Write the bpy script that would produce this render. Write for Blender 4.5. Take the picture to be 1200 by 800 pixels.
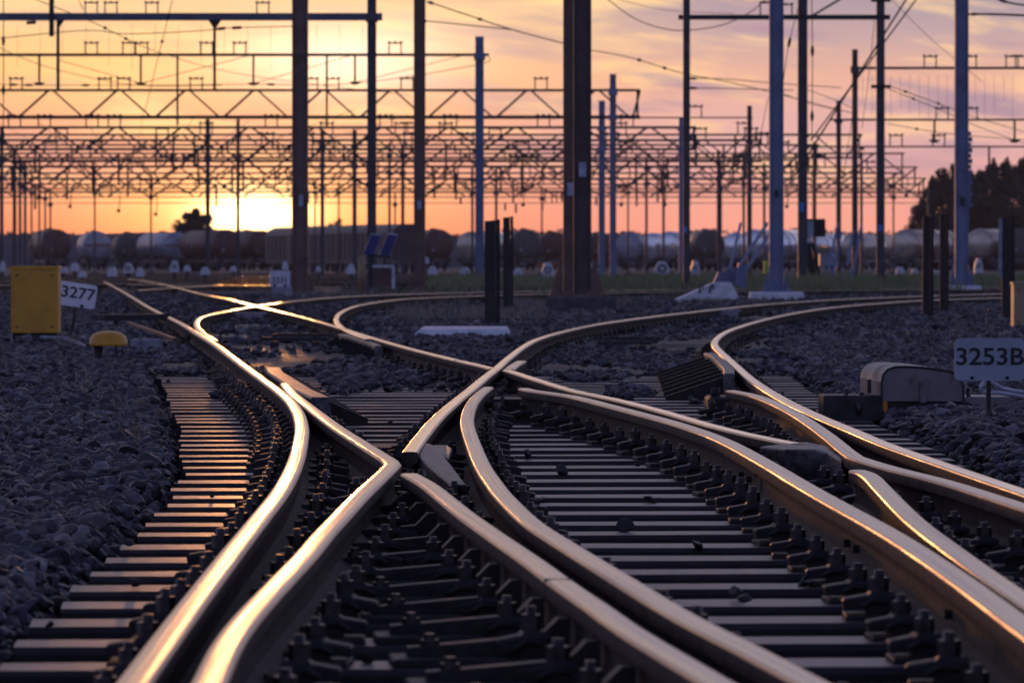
import bpy, math, random
import numpy as np
from mathutils import Vector, Matrix, noise as mnoise
R = math.radians
random.seed(7); rng = np.random.default_rng(11)
sc = bpy.context.scene
for o in list(bpy.data.objects): bpy.data.objects.remove(o)
COL = sc.collection
# ------------------------------------------------------------------ camera
F = 5830.0          # focal length in 1200-px units
CZ = 0.82           # eye height
HY = 304.0          # horizon row
cam_d = bpy.data.cameras.new('camera'); cam = bpy.data.objects.new('camera', cam_d); COL.objects.link(cam)
cam.location = (0, 0, CZ); cam.rotation_euler = (R(90), 0, 0)
cam_d.sensor_width = 36; cam_d.lens = 36 * F / 1200; cam_d.shift_y = -(400 - HY) / 1200
cam_d.clip_start = 0.3; cam_d.clip_end = 9000
cam_d.dof.use_dof = True; cam_d.dof.focus_distance = 20.5; cam_d.dof.aperture_fstop = 11.5
sc.camera = cam
# ------------------------------------------------------------------ world
SUN_AZ = math.atan((300 - 600) / F)      # left of the view axis
SUN_EL = R(1.0)
w = bpy.data.worlds.new('World'); sc.world = w; w.use_nodes = True
nt = w.node_tree; N = nt.nodes; L = nt.links; N.clear()
def nd(t, **k):
    n = N.new(t)
    for a, b in k.items(): setattr(n, a, b)
    return n
def mth(op, a, b=None, c=None, clamp=False):
    n = N.new('ShaderNodeMath'); n.operation = op; n.use_clamp = clamp
    for i, v in enumerate((a, b, c)):
        if v is None: continue
        if isinstance(v, (int, float)): n.inputs[i].default_value = v
        else: L.new(v, n.inputs[i])
    return n.outputs[0]
def ramp(v, stops, interp='LINEAR'):
    n = N.new('ShaderNodeValToRGB'); n.color_ramp.interpolation = interp
    e = n.color_ramp.elements
    while len(e) < len(stops): e.new(0.5)
    for i, (p, c) in enumerate(stops): e[i].position = p; e[i].color = (*c, 1)
    if v is not None: L.new(v, n.inputs[0])
    return n.outputs[0]
def mixc(f, a, b, mode='MIX'):
    n = N.new('ShaderNodeMix'); n.data_type = 'RGBA'; n.blend_type = mode
    for i, v in ((0, f), (6, a), (7, b)):
        if isinstance(v, (int, float)): n.inputs[i].default_value = v
        elif isinstance(v, tuple): n.inputs[i].default_value = (*v, 1)
        else: L.new(v, n.inputs[i])
    return n.outputs[2]
def s2l(r, g, b):
    f = lambda c: (c / 255 / 12.92) if c <= 10.3 else ((c / 255 + .055) / 1.055) ** 2.4
    return (f(r), f(g), f(b))
tc = nd('ShaderNodeTexCoord')
sep = nd('ShaderNodeSeparateXYZ'); L.new(tc.outputs['Generated'], sep.inputs[0])
X, Y, Z = sep.outputs
el = mth('MULTIPLY', mth('ARCSINE', Z), 57.2958)                 # elevation, degrees
az = mth('MULTIPLY', mth('ARCTAN2', X, Y), 57.2958)              # azimuth from +Y, degrees
SCL = 1 / 20.0                                                  # ramp covers 0..20 degrees
def P(y): return max(0, (HY - y) / F * 57.2958) * SCL
elr = mth('MULTIPLY', el, SCL, clamp=True)
left = ramp(elr, [(0, s2l(226, 118, 100)), (P(262), s2l(232, 132, 100)), (P(225), s2l(230, 152, 126)), (P(185), s2l(216, 154, 146)),
                  (P(140), s2l(232, 168, 132)), (P(80), s2l(244, 192, 128)), (P(10), s2l(238, 198, 150)),
                  (.25, s2l(232, 190, 160)), (.40, s2l(190, 165, 165)), (.6, s2l(150, 145, 165)), (1, s2l(120, 122, 155))])
right = ramp(elr, [(0, s2l(234, 152, 138)), (P(262), s2l(236, 158, 142)), (P(225), s2l(228, 162, 150)), (P(180), s2l(206, 164, 168)),
                   (P(140), s2l(206, 166, 166)), (P(90), s2l(214, 168, 152)), (P(45), s2l(176, 154, 160)), (P(5), s2l(144, 140, 158)),
                   (.3, s2l(185, 182, 198)), (.5, s2l(150, 158, 190)), (1, s2l(105, 116, 155))])
azm = ramp(mth('MULTIPLY_ADD', az, 1 / 9.0, 0.5, clamp=True), [(.28, (0, 0, 0)), (.82, (1, 1, 1))], 'EASE')
front = mixc(azm, left, right)
# drifting streaks of cloud: noise in (azimuth, elevation) stretched sideways
cv = nd('ShaderNodeCombineXYZ'); L.new(mth('MULTIPLY', az, .42), cv.inputs[0]); L.new(mth('MULTIPLY_ADD', el, 2.6, mth('MULTIPLY', az, .16)), cv.inputs[1])
cn = nd('ShaderNodeTexNoise'); cn.inputs['Scale'].default_value = 1.0; cn.inputs['Detail'].default_value = 6; cn.inputs['Roughness'].default_value = .55
cn.inputs['Distortion'].default_value = .5; L.new(cv.outputs[0], cn.inputs['Vector'])
hi = ramp(el, [(0, (0, 0, 0)), (1, (1, 1, 1))])
elm = mth('MULTIPLY', mth('SUBTRACT', el, .5), .9, clamp=True)
c1 = mth('MULTIPLY', ramp(cn.outputs[0], [(.48, (0, 0, 0)), (.68, (1, 1, 1))], 'EASE'), mth('MULTIPLY', elm, .9))
front = mixc(c1, front, s2l(255, 214, 150))
cv2 = nd('ShaderNodeCombineXYZ'); L.new(mth('MULTIPLY_ADD', az, .33, 7.3), cv2.inputs[0]); L.new(mth('MULTIPLY_ADD', el, 2.2, mth('MULTIPLY', az, .2)), cv2.inputs[1])
cn2 = nd('ShaderNodeTexNoise'); cn2.inputs['Scale'].default_value = 1.3; cn2.inputs['Detail'].default_value = 6; L.new(cv2.outputs[0], cn2.inputs['Vector'])
c2 = mth('MULTIPLY', ramp(cn2.outputs[0], [(.5, (0, 0, 0)), (.68, (1, 1, 1))], 'EASE'), mth('MULTIPLY', elm, mth('MULTIPLY_ADD', azm, .75, .2)))
front = mixc(c2, front, s2l(150, 134, 158))
def gauss(a0, e0, sa, se, amp):
    a = mth('DIVIDE', mth('SUBTRACT', az, a0), sa); e = mth('DIVIDE', mth('SUBTRACT', el, e0), se)
    q = mth('ADD', mth('MULTIPLY', a, a), mth('MULTIPLY', e, e))
    return mth('MULTIPLY', mth('EXPONENT', mth('MULTIPLY', q, -1)), amp)
def PX(x): return math.degrees(math.atan((x - 600) / F))
def PE(y): return math.degrees(math.atan((HY - y) / F))
def addg(base, g, col):
    m = mixc(1.0, base, (0, 0, 0), 'ADD')
    n = N.new('ShaderNodeMix'); n.data_type = 'RGBA'; n.blend_type = 'ADD'; n.inputs[0].default_value = 1
    sc_ = N.new('ShaderNodeVectorMath'); sc_.operation = 'SCALE'; sc_.inputs[0].default_value = col; L.new(g, sc_.inputs['Scale'])
    L.new(base, n.inputs[6]); L.new(sc_.outputs[0], n.inputs[7])
    return n.outputs[2]
front = addg(front, gauss(PX(296), PE(250), .55, .24, 4.2), (1.0, .80, .40))
front = addg(front, gauss(PX(290), PE(244), 1.7, .46, .95), (1.0, .50, .05))
front = addg(front, gauss(PX(300), PE(215), 2.3, .85, .22), (1.0, .52, .06))
front = addg(front, gauss(PX(400), PE(70), 1.2, .40, .50), (1.0, .98, 1.0))
front = addg(front, gauss(PX(150), PE(95), 1.4, .45, .12), (1.0, .8, .3))
front = addg(front, gauss(2.0, 8.5, 26, 2.9, .45), (1.0, .86, .74))  # added glow above the frame, unseen, brightens rail heads and timber tops
# rest of the dome: blue violet dusk, warmer low down towards the sun
up = ramp(mth('DIVIDE', el, 90, clamp=True), [(0, (.30, .34, .66)), (.12, (.26, .30, .58)), (.35, (.085, .105, .25)), (1, (.042, .060, .19))])
fm = mth('MULTIPLY', ramp(mth('MULTIPLY_ADD', mth('ABSOLUTE', az), -1 / 90, 1, clamp=True), [(0.45, (0, 0, 0)), (.88, (1, 1, 1))], 'EASE'),
         ramp(mth('DIVIDE', el, 45, clamp=True), [(.12, (1, 1, 1)), (.50, (0, 0, 0))], 'EASE'))
sky = mixc(fm, up, front)
sky = addg(sky, gauss(-5, 30, 60, 14, .20), (1.0, .85, .72))  # added unseen glow high in front, to lift the white tank tops
sky = mixc(mth('MULTIPLY', mth('ADD', el, .4), -2.0, clamp=True), sky, (.05, .045, .06))
nish = nd('ShaderNodeTexSky'); nish.sky_type = 'NISHITA'; nish.sun_disc = False; nish.sun_elevation = SUN_EL; nish.sun_rotation = SUN_AZ
bg1 = nd('ShaderNodeBackground'); L.new(nish.outputs[0], bg1.inputs[0]); bg1.inputs[1].default_value = .008
bg2 = nd('ShaderNodeBackground'); L.new(sky, bg2.inputs[0]); bg2.inputs[1].default_value = 1.12
ad = nd('ShaderNodeAddShader'); L.new(bg1.outputs[0], ad.inputs[0]); L.new(bg2.outputs[0], ad.inputs[1])
wo = nd('ShaderNodeOutputWorld'); L.new(ad.outputs[0], wo.inputs[0])
# sun
sd = bpy.data.lights.new('sun', 'SUN'); sd.energy = .9; sd.angle = R(.6); sd.color = (1, .40, .12)
so = bpy.data.objects.new('sun', sd); COL.objects.link(so)
sdir = Vector((math.sin(SUN_AZ) * math.cos(SUN_EL), math.cos(SUN_AZ) * math.cos(SUN_EL), math.sin(SUN_EL)))
so.rotation_euler = (-sdir).to_track_quat('-Z', 'Y').to_euler(); so.location = sdir * 50
sc.view_settings.view_transform = 'Standard'; sc.view_settings.look = 'None'; sc.view_settings.exposure = 0; sc.view_settings.gamma = 1
sc.view_settings.use_curve_mapping = False
sc.cycles.max_bounces = 5; sc.cycles.diffuse_bounces = 2; sc.cycles.glossy_bounces = 3; sc.cycles.volume_bounces = 0
sc.cycles.sample_clamp_indirect = 4

# ------------------------------------------------------------------ helpers
def Wp(px, py, d, ):  return Vector(((px - 600) * d / F, d, CZ - (py - HY) * d / F))
def Gp(px, py, h=0.0):
    d = F * (CZ - h) / (py - HY); return Vector(((px - 600) * d / F, d, h))
def mat(name, c1, c2=None, rough=.7, metal=0, scale=8, bump=0, bscale=None, stretch=None, detail=5, coat=0, spec=None, contrast=(.35, .65), rough2=None, stain=None):
    m = bpy.data.materials.new(name); m.use_nodes = True; t = m.node_tree; n = t.nodes; l = t.links
    b = n['Principled BSDF']; b.inputs['Roughness'].default_value = rough; b.inputs['Metallic'].default_value = metal
    if spec is not None: b.inputs['Specular IOR Level'].default_value = spec
    if coat: b.inputs['Coat Weight'].default_value = coat
    tcn = n.new('ShaderNodeTexCoord'); geo = n.new('ShaderNodeNewGeometry')
    src = geo.outputs['Position'] if stretch is None or stretch[0] == 'G' else tcn.outputs['UV' if stretch[0] == 'U' else 'Object']
    if stretch is not None:
        mp = n.new('ShaderNodeMapping'); mp.inputs['Scale'].default_value = stretch[1]; l.new(src, mp.inputs[0]); src = mp.outputs[0]
    nz = n.new('ShaderNodeTexNoise'); nz.inputs['Scale'].default_value = scale; nz.inputs['Detail'].default_value = detail
    l.new(src, nz.inputs['Vector'])
    if c2 is None: c2 = tuple(v * .6 for v in c1)
    cr = n.new('ShaderNodeValToRGB'); cr.color_ramp.elements[0].position = contrast[0]; cr.color_ramp.elements[1].position = contrast[1]
    cr.color_ramp.elements[0].color = (*c2, 1); cr.color_ramp.elements[1].color = (*c1, 1)
    l.new(nz.outputs[0], cr.inputs[0]); out = cr.outputs[0]
    if stain:
        n2 = n.new('ShaderNodeTexNoise'); n2.inputs['Scale'].default_value = stain[1]; n2.inputs['Detail'].default_value = 8; l.new(src, n2.inputs['Vector'])
        cr2 = n.new('ShaderNodeValToRGB'); cr2.color_ramp.elements[0].position = stain[2]; cr2.color_ramp.elements[1].position = stain[2] + .12
        l.new(n2.outputs[0], cr2.inputs[0]); mx = n.new('ShaderNodeMix'); mx.data_type = 'RGBA'
        l.new(cr2.outputs[0], mx.inputs[0]); l.new(out, mx.inputs[6]); mx.inputs[7].default_value = (*stain[0], 1); out = mx.outputs[2]
    l.new(out, b.inputs['Base Color'])
    if rough2 is not None:
        mr = n.new('ShaderNodeMapRange'); mr.inputs[1].default_value = .3; mr.inputs[2].default_value = .7
        mr.inputs[3].default_value = rough; mr.inputs[4].default_value = rough2
        l.new(nz.outputs[0], mr.inputs[0]); l.new(mr.outputs[0], b.inputs['Roughness'])
    if bump:
        nb = n.new('ShaderNodeTexNoise'); nb.inputs['Scale'].default_value = bscale or scale * 3; nb.inputs['Detail'].default_value = 6; l.new(src, nb.inputs['Vector'])
        bp = n.new('ShaderNodeBump'); bp.inputs['Strength'].default_value = bump; bp.inputs['Distance'].default_value = .02
        l.new(nb.outputs[0], bp.inputs['Height']); l.new(bp.outputs[0], b.inputs['Normal'])
    return m
M = {}
M['wood_side_shade'] = mat('creosoted timber side with gap shade', (.035, .027, .024), (.018, .014, .013), .8, scale=10)  # oily timber sides, with the shade of the gaps painted into the colour
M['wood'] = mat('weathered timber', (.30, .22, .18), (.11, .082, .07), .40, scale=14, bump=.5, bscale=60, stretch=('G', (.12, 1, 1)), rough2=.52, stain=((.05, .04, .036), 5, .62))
_t = M['wood'].node_tree; _b = _t.nodes['Principled BSDF']; _l = _b.inputs['Base Color'].links[0].from_socket; _oi = _t.nodes.new('ShaderNodeObjectInfo'); _mr = _t.nodes.new('ShaderNodeMapRange'); _mr.inputs[3].default_value = .62; _mr.inputs[4].default_value = 1.12
_t.links.new(_oi.outputs['Random'], _mr.inputs[0]); _mx = _t.nodes.new('ShaderNodeVectorMath'); _mx.operation = 'SCALE'; _t.links.new(_l, _mx.inputs[0]); _t.links.new(_mr.outputs[0], _mx.inputs['Scale']); _t.links.new(_mx.outputs[0], _b.inputs['Base Color'])
M['conc'] = mat('concrete', (.34, .34, .36), (.22, .22, .24), .85, scale=9, bump=.2)
M['bconc'] = mat('pale concrete', (.80, .80, .80), (.58, .58, .60), .8, scale=6, bump=.15)
M['dconc'] = mat('dark footing concrete', (.12, .11, .11), (.06, .055, .055), .9, scale=7, bump=.3)
M['rail_top'] = mat('worn running surface', (.40, .325, .27), (.135, .095, .072), .22, 1, scale=130, bump=.10, bscale=160, stretch=('U', (1, .0035, 1)), rough2=.38, contrast=(.38, .60), stain=((.085, .058, .045), 60, .60))
M['rail_top2'] = mat('polished running surface', (.58, .50, .44), (.28, .21, .17), .15, 1, scale=130, bump=.05, bscale=160, stretch=('U', (1, .0035, 1)), rough2=.26, contrast=(.30, .55), stain=((.12, .08, .06), 60, .66))
M['rail_side'] = mat('rusted rail web', (.085, .060, .050), (.040, .030, .026), .7, 0, spec=.12, scale=9, bump=.25, bscale=50, rough2=.8)
M['rail_brow'] = mat('bright railhead corner', (.34, .24, .18), (.15, .10, .08), .30, .9, scale=12, stretch=('G', (1, .1, 1)), bump=.1, rough2=.45)
M['clip'] = mat('greasy fastening iron', (.040, .030, .026), (.016, .013, .012), .55, .0, spec=.3, scale=30, rough2=.68)
M['cast'] = mat('frog casting', (.15, .14, .145), (.06, .052, .05), .40, .75, scale=18, bump=.35, bscale=30, rough2=.6)
M['iron'] = mat('dark iron', (.045, .04, .04), (.02, .018, .018), .6, .3, scale=12)
M['bolt'] = mat('fastening bolt', (.09, .07, .06), (.04, .03, .026), .42, .6, scale=40)
M['mast_b'] = mat('brown mast paint', (.20, .12, .09), (.14, .085, .062), .6, .1, scale=3, stain=((.10, .045, .03), 2, .62))
M['mast_g'] = mat('galvanised mast', (.20, .235, .34), (.14, .165, .25), .6, .0, scale=2, stain=((.12, .10, .10), 1.5, .66))
M['mast_d'] = mat('dark mast paint', (.10, .09, .10), (.06, .056, .064), .6, .1, scale=3)
M['beam_b'] = mat('blue grey beam paint', (.12, .13, .17), (.08, .085, .12), .6, scale=3)
M['beam'] = mat('gantry steel', (.05, .042, .045), (.028, .024, .026), .6, .2, scale=4)
M['wire'] = mat('wire copper', (.03, .026, .026), None, .6, .3)
M['yellow'] = mat('yellow cabinet paint', (.66, .33, .012), (.54, .25, .01), .42, scale=5, stain=((.38, .20, .03), 9, .66))
M['black'] = mat('black', (.012, .012, .014), None, .6)
M['white'] = mat('white enamel', (.62, .62, .66), (.50, .50, .54), .45, scale=5)
M['enamel'] = mat('bright sign enamel', (.85, .85, .88), (.74, .74, .78), .4, scale=5)
M['greyp'] = mat('grey sign enamel', (.33, .37, .42), (.26, .30, .34), .5, scale=4)
M['cover'] = mat('cast cover', (.22, .21, .20), (.12, .115, .11), .38, .4, scale=7, bump=.1, rough2=.6, stain=((.05, .04, .036), 6, .6))
M['cable'] = mat('white hose', (.5, .5, .56), None, .5)
M['solar'] = mat('solar cells', (.05, .05, .14), (.03, .03, .10), .12, .2, scale=3)
M['blue'] = mat('blue plate', (.10, .30, .75), None, .5)
M['frame'] = mat('aluminium frame', (.5, .5, .55), None, .4, .8)
M['tank_b'] = mat('brown tank', (.11, .055, .04), (.07, .035, .028), .5, scale=1.5)
M['tank_g'] = mat('grey tank', (.36, .37, .42), (.25, .26, .30), .35, .2, scale=1.2, stain=((.12, .10, .09), .8, .62))
M['tank_w'] = mat('white tank', (.85, .84, .82), (.7, .69, .68), .16, .65, scale=1.2, stain=((.3, .28, .26), .8, .66))
M['tank_t'] = mat('beige tank', (.56, .48, .38), (.38, .31, .24), .22, .5, scale=1.2)
M['tank_h'] = mat('brown covered wagon', (.085, .05, .042), (.05, .032, .028), .5, scale=1.2)
M['tank_d'] = mat('soot grey tank', (.10, .09, .085), (.06, .055, .05), .5, scale=1.2)
M['band'] = mat('orange band', (.35, .10, .04), None, .5)
M['leaf'] = mat('dark leaves', (.035, .045, .022), (.018, .024, .012), .7, scale=3)
M['leaf2'] = mat('olive leaves', (.06, .062, .028), (.03, .034, .016), .7, scale=3)
M['bark'] = mat('bark', (.05, .04, .03), None, .9)
M['grass'] = mat('verge grass', (.27, .27, .12), (.12, .15, .055), .7, scale=1.2)
M['dry'] = mat('dry stalks', (.34, .27, .20), (.2, .15, .11), .7, scale=5)
M['hill'] = mat('far embankment scrub', (.07, .075, .085), (.045, .05, .06), .95, scale=.2)
M['amber'] = mat('amber', (.8, .45, .1), None, .4)

class MB:
    def __init__(s): s.v = []; s.f = []; s.m = []; s.sm = []
    def add(s, vs, fs, mi=0, smooth=False):
        b = len(s.v); s.v += [tuple(v) for v in vs]
        for f in fs: s.f.append(tuple(b + i for i in f)); s.m.append(mi); s.sm.append(smooth)
    def box(s, c, size, rot=None, mi=0, ch=0.0):
        x, y, z = (q / 2 for q in size); c = Vector(c)
        if ch:
            k = ch; vs = [(-x, -y, -z), (x, -y, -z), (x, y, -z), (-x, y, -z), (-x, -y, z - k), (x, -y, z - k), (x, y, z - k), (-x, y, z - k),
                          (-x + k, -y + k, z), (x - k, -y + k, z), (x - k, y - k, z), (-x + k, y - k, z)]
            fs = [(3, 2, 1, 0), (0, 1, 5, 4), (1, 2, 6, 5), (2, 3, 7, 6), (3, 0, 4, 7), (4, 5, 9, 8), (5, 6, 10, 9), (6, 7, 11, 10), (7, 4, 8, 11), (8, 9, 10, 11)]
        else:
            vs = [(-x, -y, -z), (x, -y, -z), (x, y, -z), (-x, y, -z), (-x, -y, z), (x, -y, z), (x, y, z), (-x, y, z)]
            fs = [(3, 2, 1, 0), (0, 1, 5, 4), (1, 2, 6, 5), (2, 3, 7, 6), (3, 0, 4, 7), (4, 5, 6, 7)]
        vs = [Vector(v) for v in vs]
        if rot is not None: vs = [rot @ v for v in vs]
        s.add([v + c for v in vs], fs, mi); return s
    def tube(s, pts, r, n=6, mi=0, cap=True):
        pts = [Vector(p) for p in pts]; rs = r if isinstance(r, (list, tuple)) else [r] * len(pts); vs = []; fs = []
        for i, p in enumerate(pts):
            t = (pts[min(i + 1, len(pts) - 1)] - pts[max(i - 1, 0)]).normalized()
            a = t.cross(Vector((0, 0, 1)));
            if a.length < .05: a = t.cross(Vector((0, 1, 0)))
            a.normalize(); b = t.cross(a)
            for k in range(n):
                th = 2 * math.pi * k / n; vs.append(p + (a * math.cos(th) + b * math.sin(th)) * rs[i])
        for i in range(len(pts) - 1):
            for k in range(n): fs.append((i * n + k, i * n + (k + 1) % n, (i + 1) * n + (k + 1) % n, (i + 1) * n + k))
        if cap: fs.append(tuple(range(n))[::-1]); fs.append(tuple((len(pts) - 1) * n + k for k in range(n)))
        s.add(vs, fs, mi, n > 6); return s
    def bar(s, a, b, wx, wz, mi=0):
        a = Vector(a); b = Vector(b); t = (b - a); ln = t.length; q = t.to_track_quat('X', 'Z').to_matrix()
        s.box((a + b) / 2, (ln, wx, wz), q, mi); return s
    def prism(s, poly, vec, mi=0, side=None):
        poly = [Vector(p) for p in poly]; vec = Vector(vec); n = len(poly)
        fs = [tuple(range(n)), tuple(range(2 * n - 1, n - 1, -1))]
        s.add(poly + [p + vec for p in poly], fs, mi)
        s.add(poly + [p + vec for p in poly], [(i, i + n, (i + 1) % n + n, (i + 1) % n) for i in range(n)], mi if side is None else side); return s
    def lathe(s, prof, c, n=20, mi=0, axis='Z', rot=None):
        vs = []; fs = []; c = Vector(c)
        for r_, h in prof:
            for k in range(n):
                th = 2 * math.pi * k / n; v = Vector((r_ * math.cos(th), r_ * math.sin(th), h))
                if rot is not None: v = rot @ v
                vs.append(v + c)
        m_ = len(prof)
        for i in range(m_ - 1):
            for k in range(n): fs.append((i * n + k, i * n + (k + 1) % n, (i + 1) * n + (k + 1) % n, (i + 1) * n + k))
        fs.append(tuple(range(n))[::-1]); fs.append(tuple((m_ - 1) * n + k for k in range(n)))
        s.add(vs, fs, mi, True); return s
    def mesh(s, name, mats):
        me = bpy.data.meshes.new(name); me.from_pydata(s.v, [], s.f)
        for m in (mats if isinstance(mats, (list, tuple)) else [mats]): me.materials.append(M[m] if isinstance(m, str) else m)
        me.polygons.foreach_set('material_index', s.m); me.polygons.foreach_set('use_smooth', s.sm); me.update(); return me
    def build(s, name, mats, parent=None, off=None):
        if off is not None: s.v = [tuple(Vector(v) - Vector(off)) for v in s.v]
        o = bpy.data.objects.new(name, s.mesh(name, mats)); COL.objects.link(o)
        if parent is not None: o.parent = parent
        if off is not None and parent is None: o.location = off
        return o
def tag(o, label, cat=None, group=None, kind=None):
    if label: o['label'] = label
    if cat: o['category'] = cat
    if group: o['group'] = group
    if kind: o['kind'] = kind
    return o
def empty(name, loc, label, cat, group=None, rz=0):
    o = bpy.data.objects.new(name, None); COL.objects.link(o); o.location = loc; o.rotation_euler = (0, 0, rz); o.empty_display_size = .2
    return tag(o, label, cat, group)
def new(name, me, parent=None, loc=(0, 0, 0), rz=0):
    o = bpy.data.objects.new(name, me); COL.objects.link(o); o.location = loc; o.rotation_euler = (0, 0, rz)
    if parent is not None: o.parent = parent
    return o
def text_obj(s, size, matn, parent, loc, rot, sx=1.0, depth=.0015):
    cu = bpy.data.curves.new('lettering', 'FONT'); cu.body = s; cu.size = size; cu.align_x = 'CENTER'; cu.align_y = 'CENTER'; cu.extrude = depth; cu.offset = size * .012
    t = bpy.data.objects.new('lettering_source', cu); COL.objects.link(t)
    me = bpy.data.meshes.new_from_object(t.evaluated_get(bpy.context.evaluated_depsgraph_get())); bpy.data.objects.remove(t)
    me.materials.clear(); me.materials.append(M[matn])
    o = bpy.data.objects.new('lettering', me); COL.objects.link(o); o.parent = parent; o.location = loc; o.rotation_euler = rot; o.scale = (sx, 1, 1)
    return o

# ------------------------------------------------------------------ ground levels
def zfar(d):
    t = min(1, max(0, (d - 110) / 330)); return -.5 * t * t * (3 - 2 * t)
# ------------------------------------------------------------------ rails (traced on the rail-top plane, then laid in the ground plan)
ZT = .143; HR = CZ - ZT      # rail-head level above the timbers
RA = dict(
 A=[(154,800),(210,725),(268,650),(302,608),(330,572),(346,540),(353,510),(353,495),(349,482),(340,469),(325,456),(300,438),(275,420),(252,403),(232,391),(215,380),(197,371),(175,360),(150,345),(136,337),(122,329)],
 KB=[(334,449),(341,458),(350,466),(375,485),(397,501),(420,515.5),(440,528),(457,538.5),'c',(460,543),(452,551),(437,565),(420,581),(400,602),(380,623),(357,650),(325,683),(288,723),(265,755),(248,790)],
 J=[(1320,340.5),(1175,344),(1075,347),(975,351),(900,356),(850,361),(800,366.5),(750,372.5),(700,379.5),(662,387.5),(630,397),(612,406.5),(600,415.5),(592,422),(583,430),(568,441.5),(552,455),(532,471),(512,489),(494,510),(480,529)],
 G=[(150,324),(180,330),(207,336.7),(235,344),(270,351),(300,358.5),(350,370),(400,384),(425,392),(475,406.5),(525,419),(560,427),(578,431.5)],
 LL=[(594,433),(607,437),(637,446.5),(675,457.5),(725,468),(775,480.5),(825,495),(865,505),(900,512.5),(934,519)],
 C=[(480,554),(503,567),(527,586),(550,604),(587,630),(625,656),(662,683),(700,709),(740,737),(800,773),(860,808)],
 D=[(572,453),(561,462),(552,474),(547.5,489),(549,502),(556,522),(566,545),(580,566),(594,583),(624,611),(669,640),(725,674),(800,719),(875,757),(950,796)],
 E=[(614,457),(625,459.5),(650,463),(675,467),(712,476.5),(750,486.5),(800,500.5),(850,519),(900,546),(935,567),(975,590),(1050,632),(1125,682),(1200,738)],
 N=[(1320,345),(1175,348.7),(1087,351.5),(1025,355.5),(975,360),(937,365.5),(900,373),(865,383),(848,390),(838.5,398),(838,404),(845,412),(860,425.5),(884,446),(920,468),(960,487),(1000,503.5),(1040,520),(1100,541),(1200,575)],
 PP=[(857,457),(880,461.5),(900,468),(925,479.5),(950,494.5),(975,512.5),(990,525),(1003,534.5),'c',(1020,540),(1050,548.5),(1085,557),(1125,568),(1200,592)],
 Q=[(1005,550),(1020,556),(1035,571),(1071,607),(1114,640),(1166,677),(1230,720)],
 A2=[(252,398.5),(238,390),(231,382),(231,376),(238,370.5),(262,365),(285,361),(300,358.3),(315,356.3),(350,352),(400,347.7),(475,344.6),(570,342.2),(650,340.8),(720,340),(812,339),(877,338.4),(1000,337.5),(1190,336.3)],
 F2=[(432,397),(415,391),(402,384),(395,377.5),(394.5,371.5),(400,365.5),(412,360),(428,356),(462,351.2),(500,348.6),(570,346),(650,344),(800,341.8),(1190,338.6)],
)
NEAR = dict(A=0, KB=1, C=1, D=1, E=1, N=1, PP=1, Q=1)   # rails that run on past the photographer: which end
def catmull(P):
    out = []; n = len(P)
    for i in range(n - 1):
        p0 = P[max(i - 1, 0)]; p1 = P[i]; p2 = P[i + 1]; p3 = P[min(i + 2, n - 1)]
        for k in range(6):
            t = k / 6; out.append(tuple(.5 * (2 * p1[j] + (p2[j] - p0[j]) * t + (2 * p0[j] - 5 * p1[j] + 4 * p2[j] - p3[j]) * t * t + (3 * p1[j] - p0[j] - 3 * p2[j] + p3[j]) * t ** 3) for j in (0, 1)))
    out.append(P[-1]); return out
RG = {}
for k, P in RA.items():
    segs = [[]]
    for p in P:
        if p == 'c': segs.append([]); continue
        segs[-1].append(p)
    q = []
    for s_ in segs: q += catmull(s_)
    g = [Gp(x, y, ZT) for x, y in q]
    if k in NEAR:
        e = NEAR[k]
        if e == 0: dv = (g[0] - g[6]).normalized(); g = [g[0] + dv * t for t in (4, 3, 2, 1)] + g
        else: dv = (g[-1] - g[-7]).normalized(); g = g + [g[-1] + dv * t for t in (1, 2, 3, 4)]
    for v in g: v.z = zfar(v.y)
    # thin out points that sit too close together
    h = [g[0]]
    for v in g[1:]:
        if (v - h[-1]).length > .05: h.append(v)
    RG[k] = h
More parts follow.
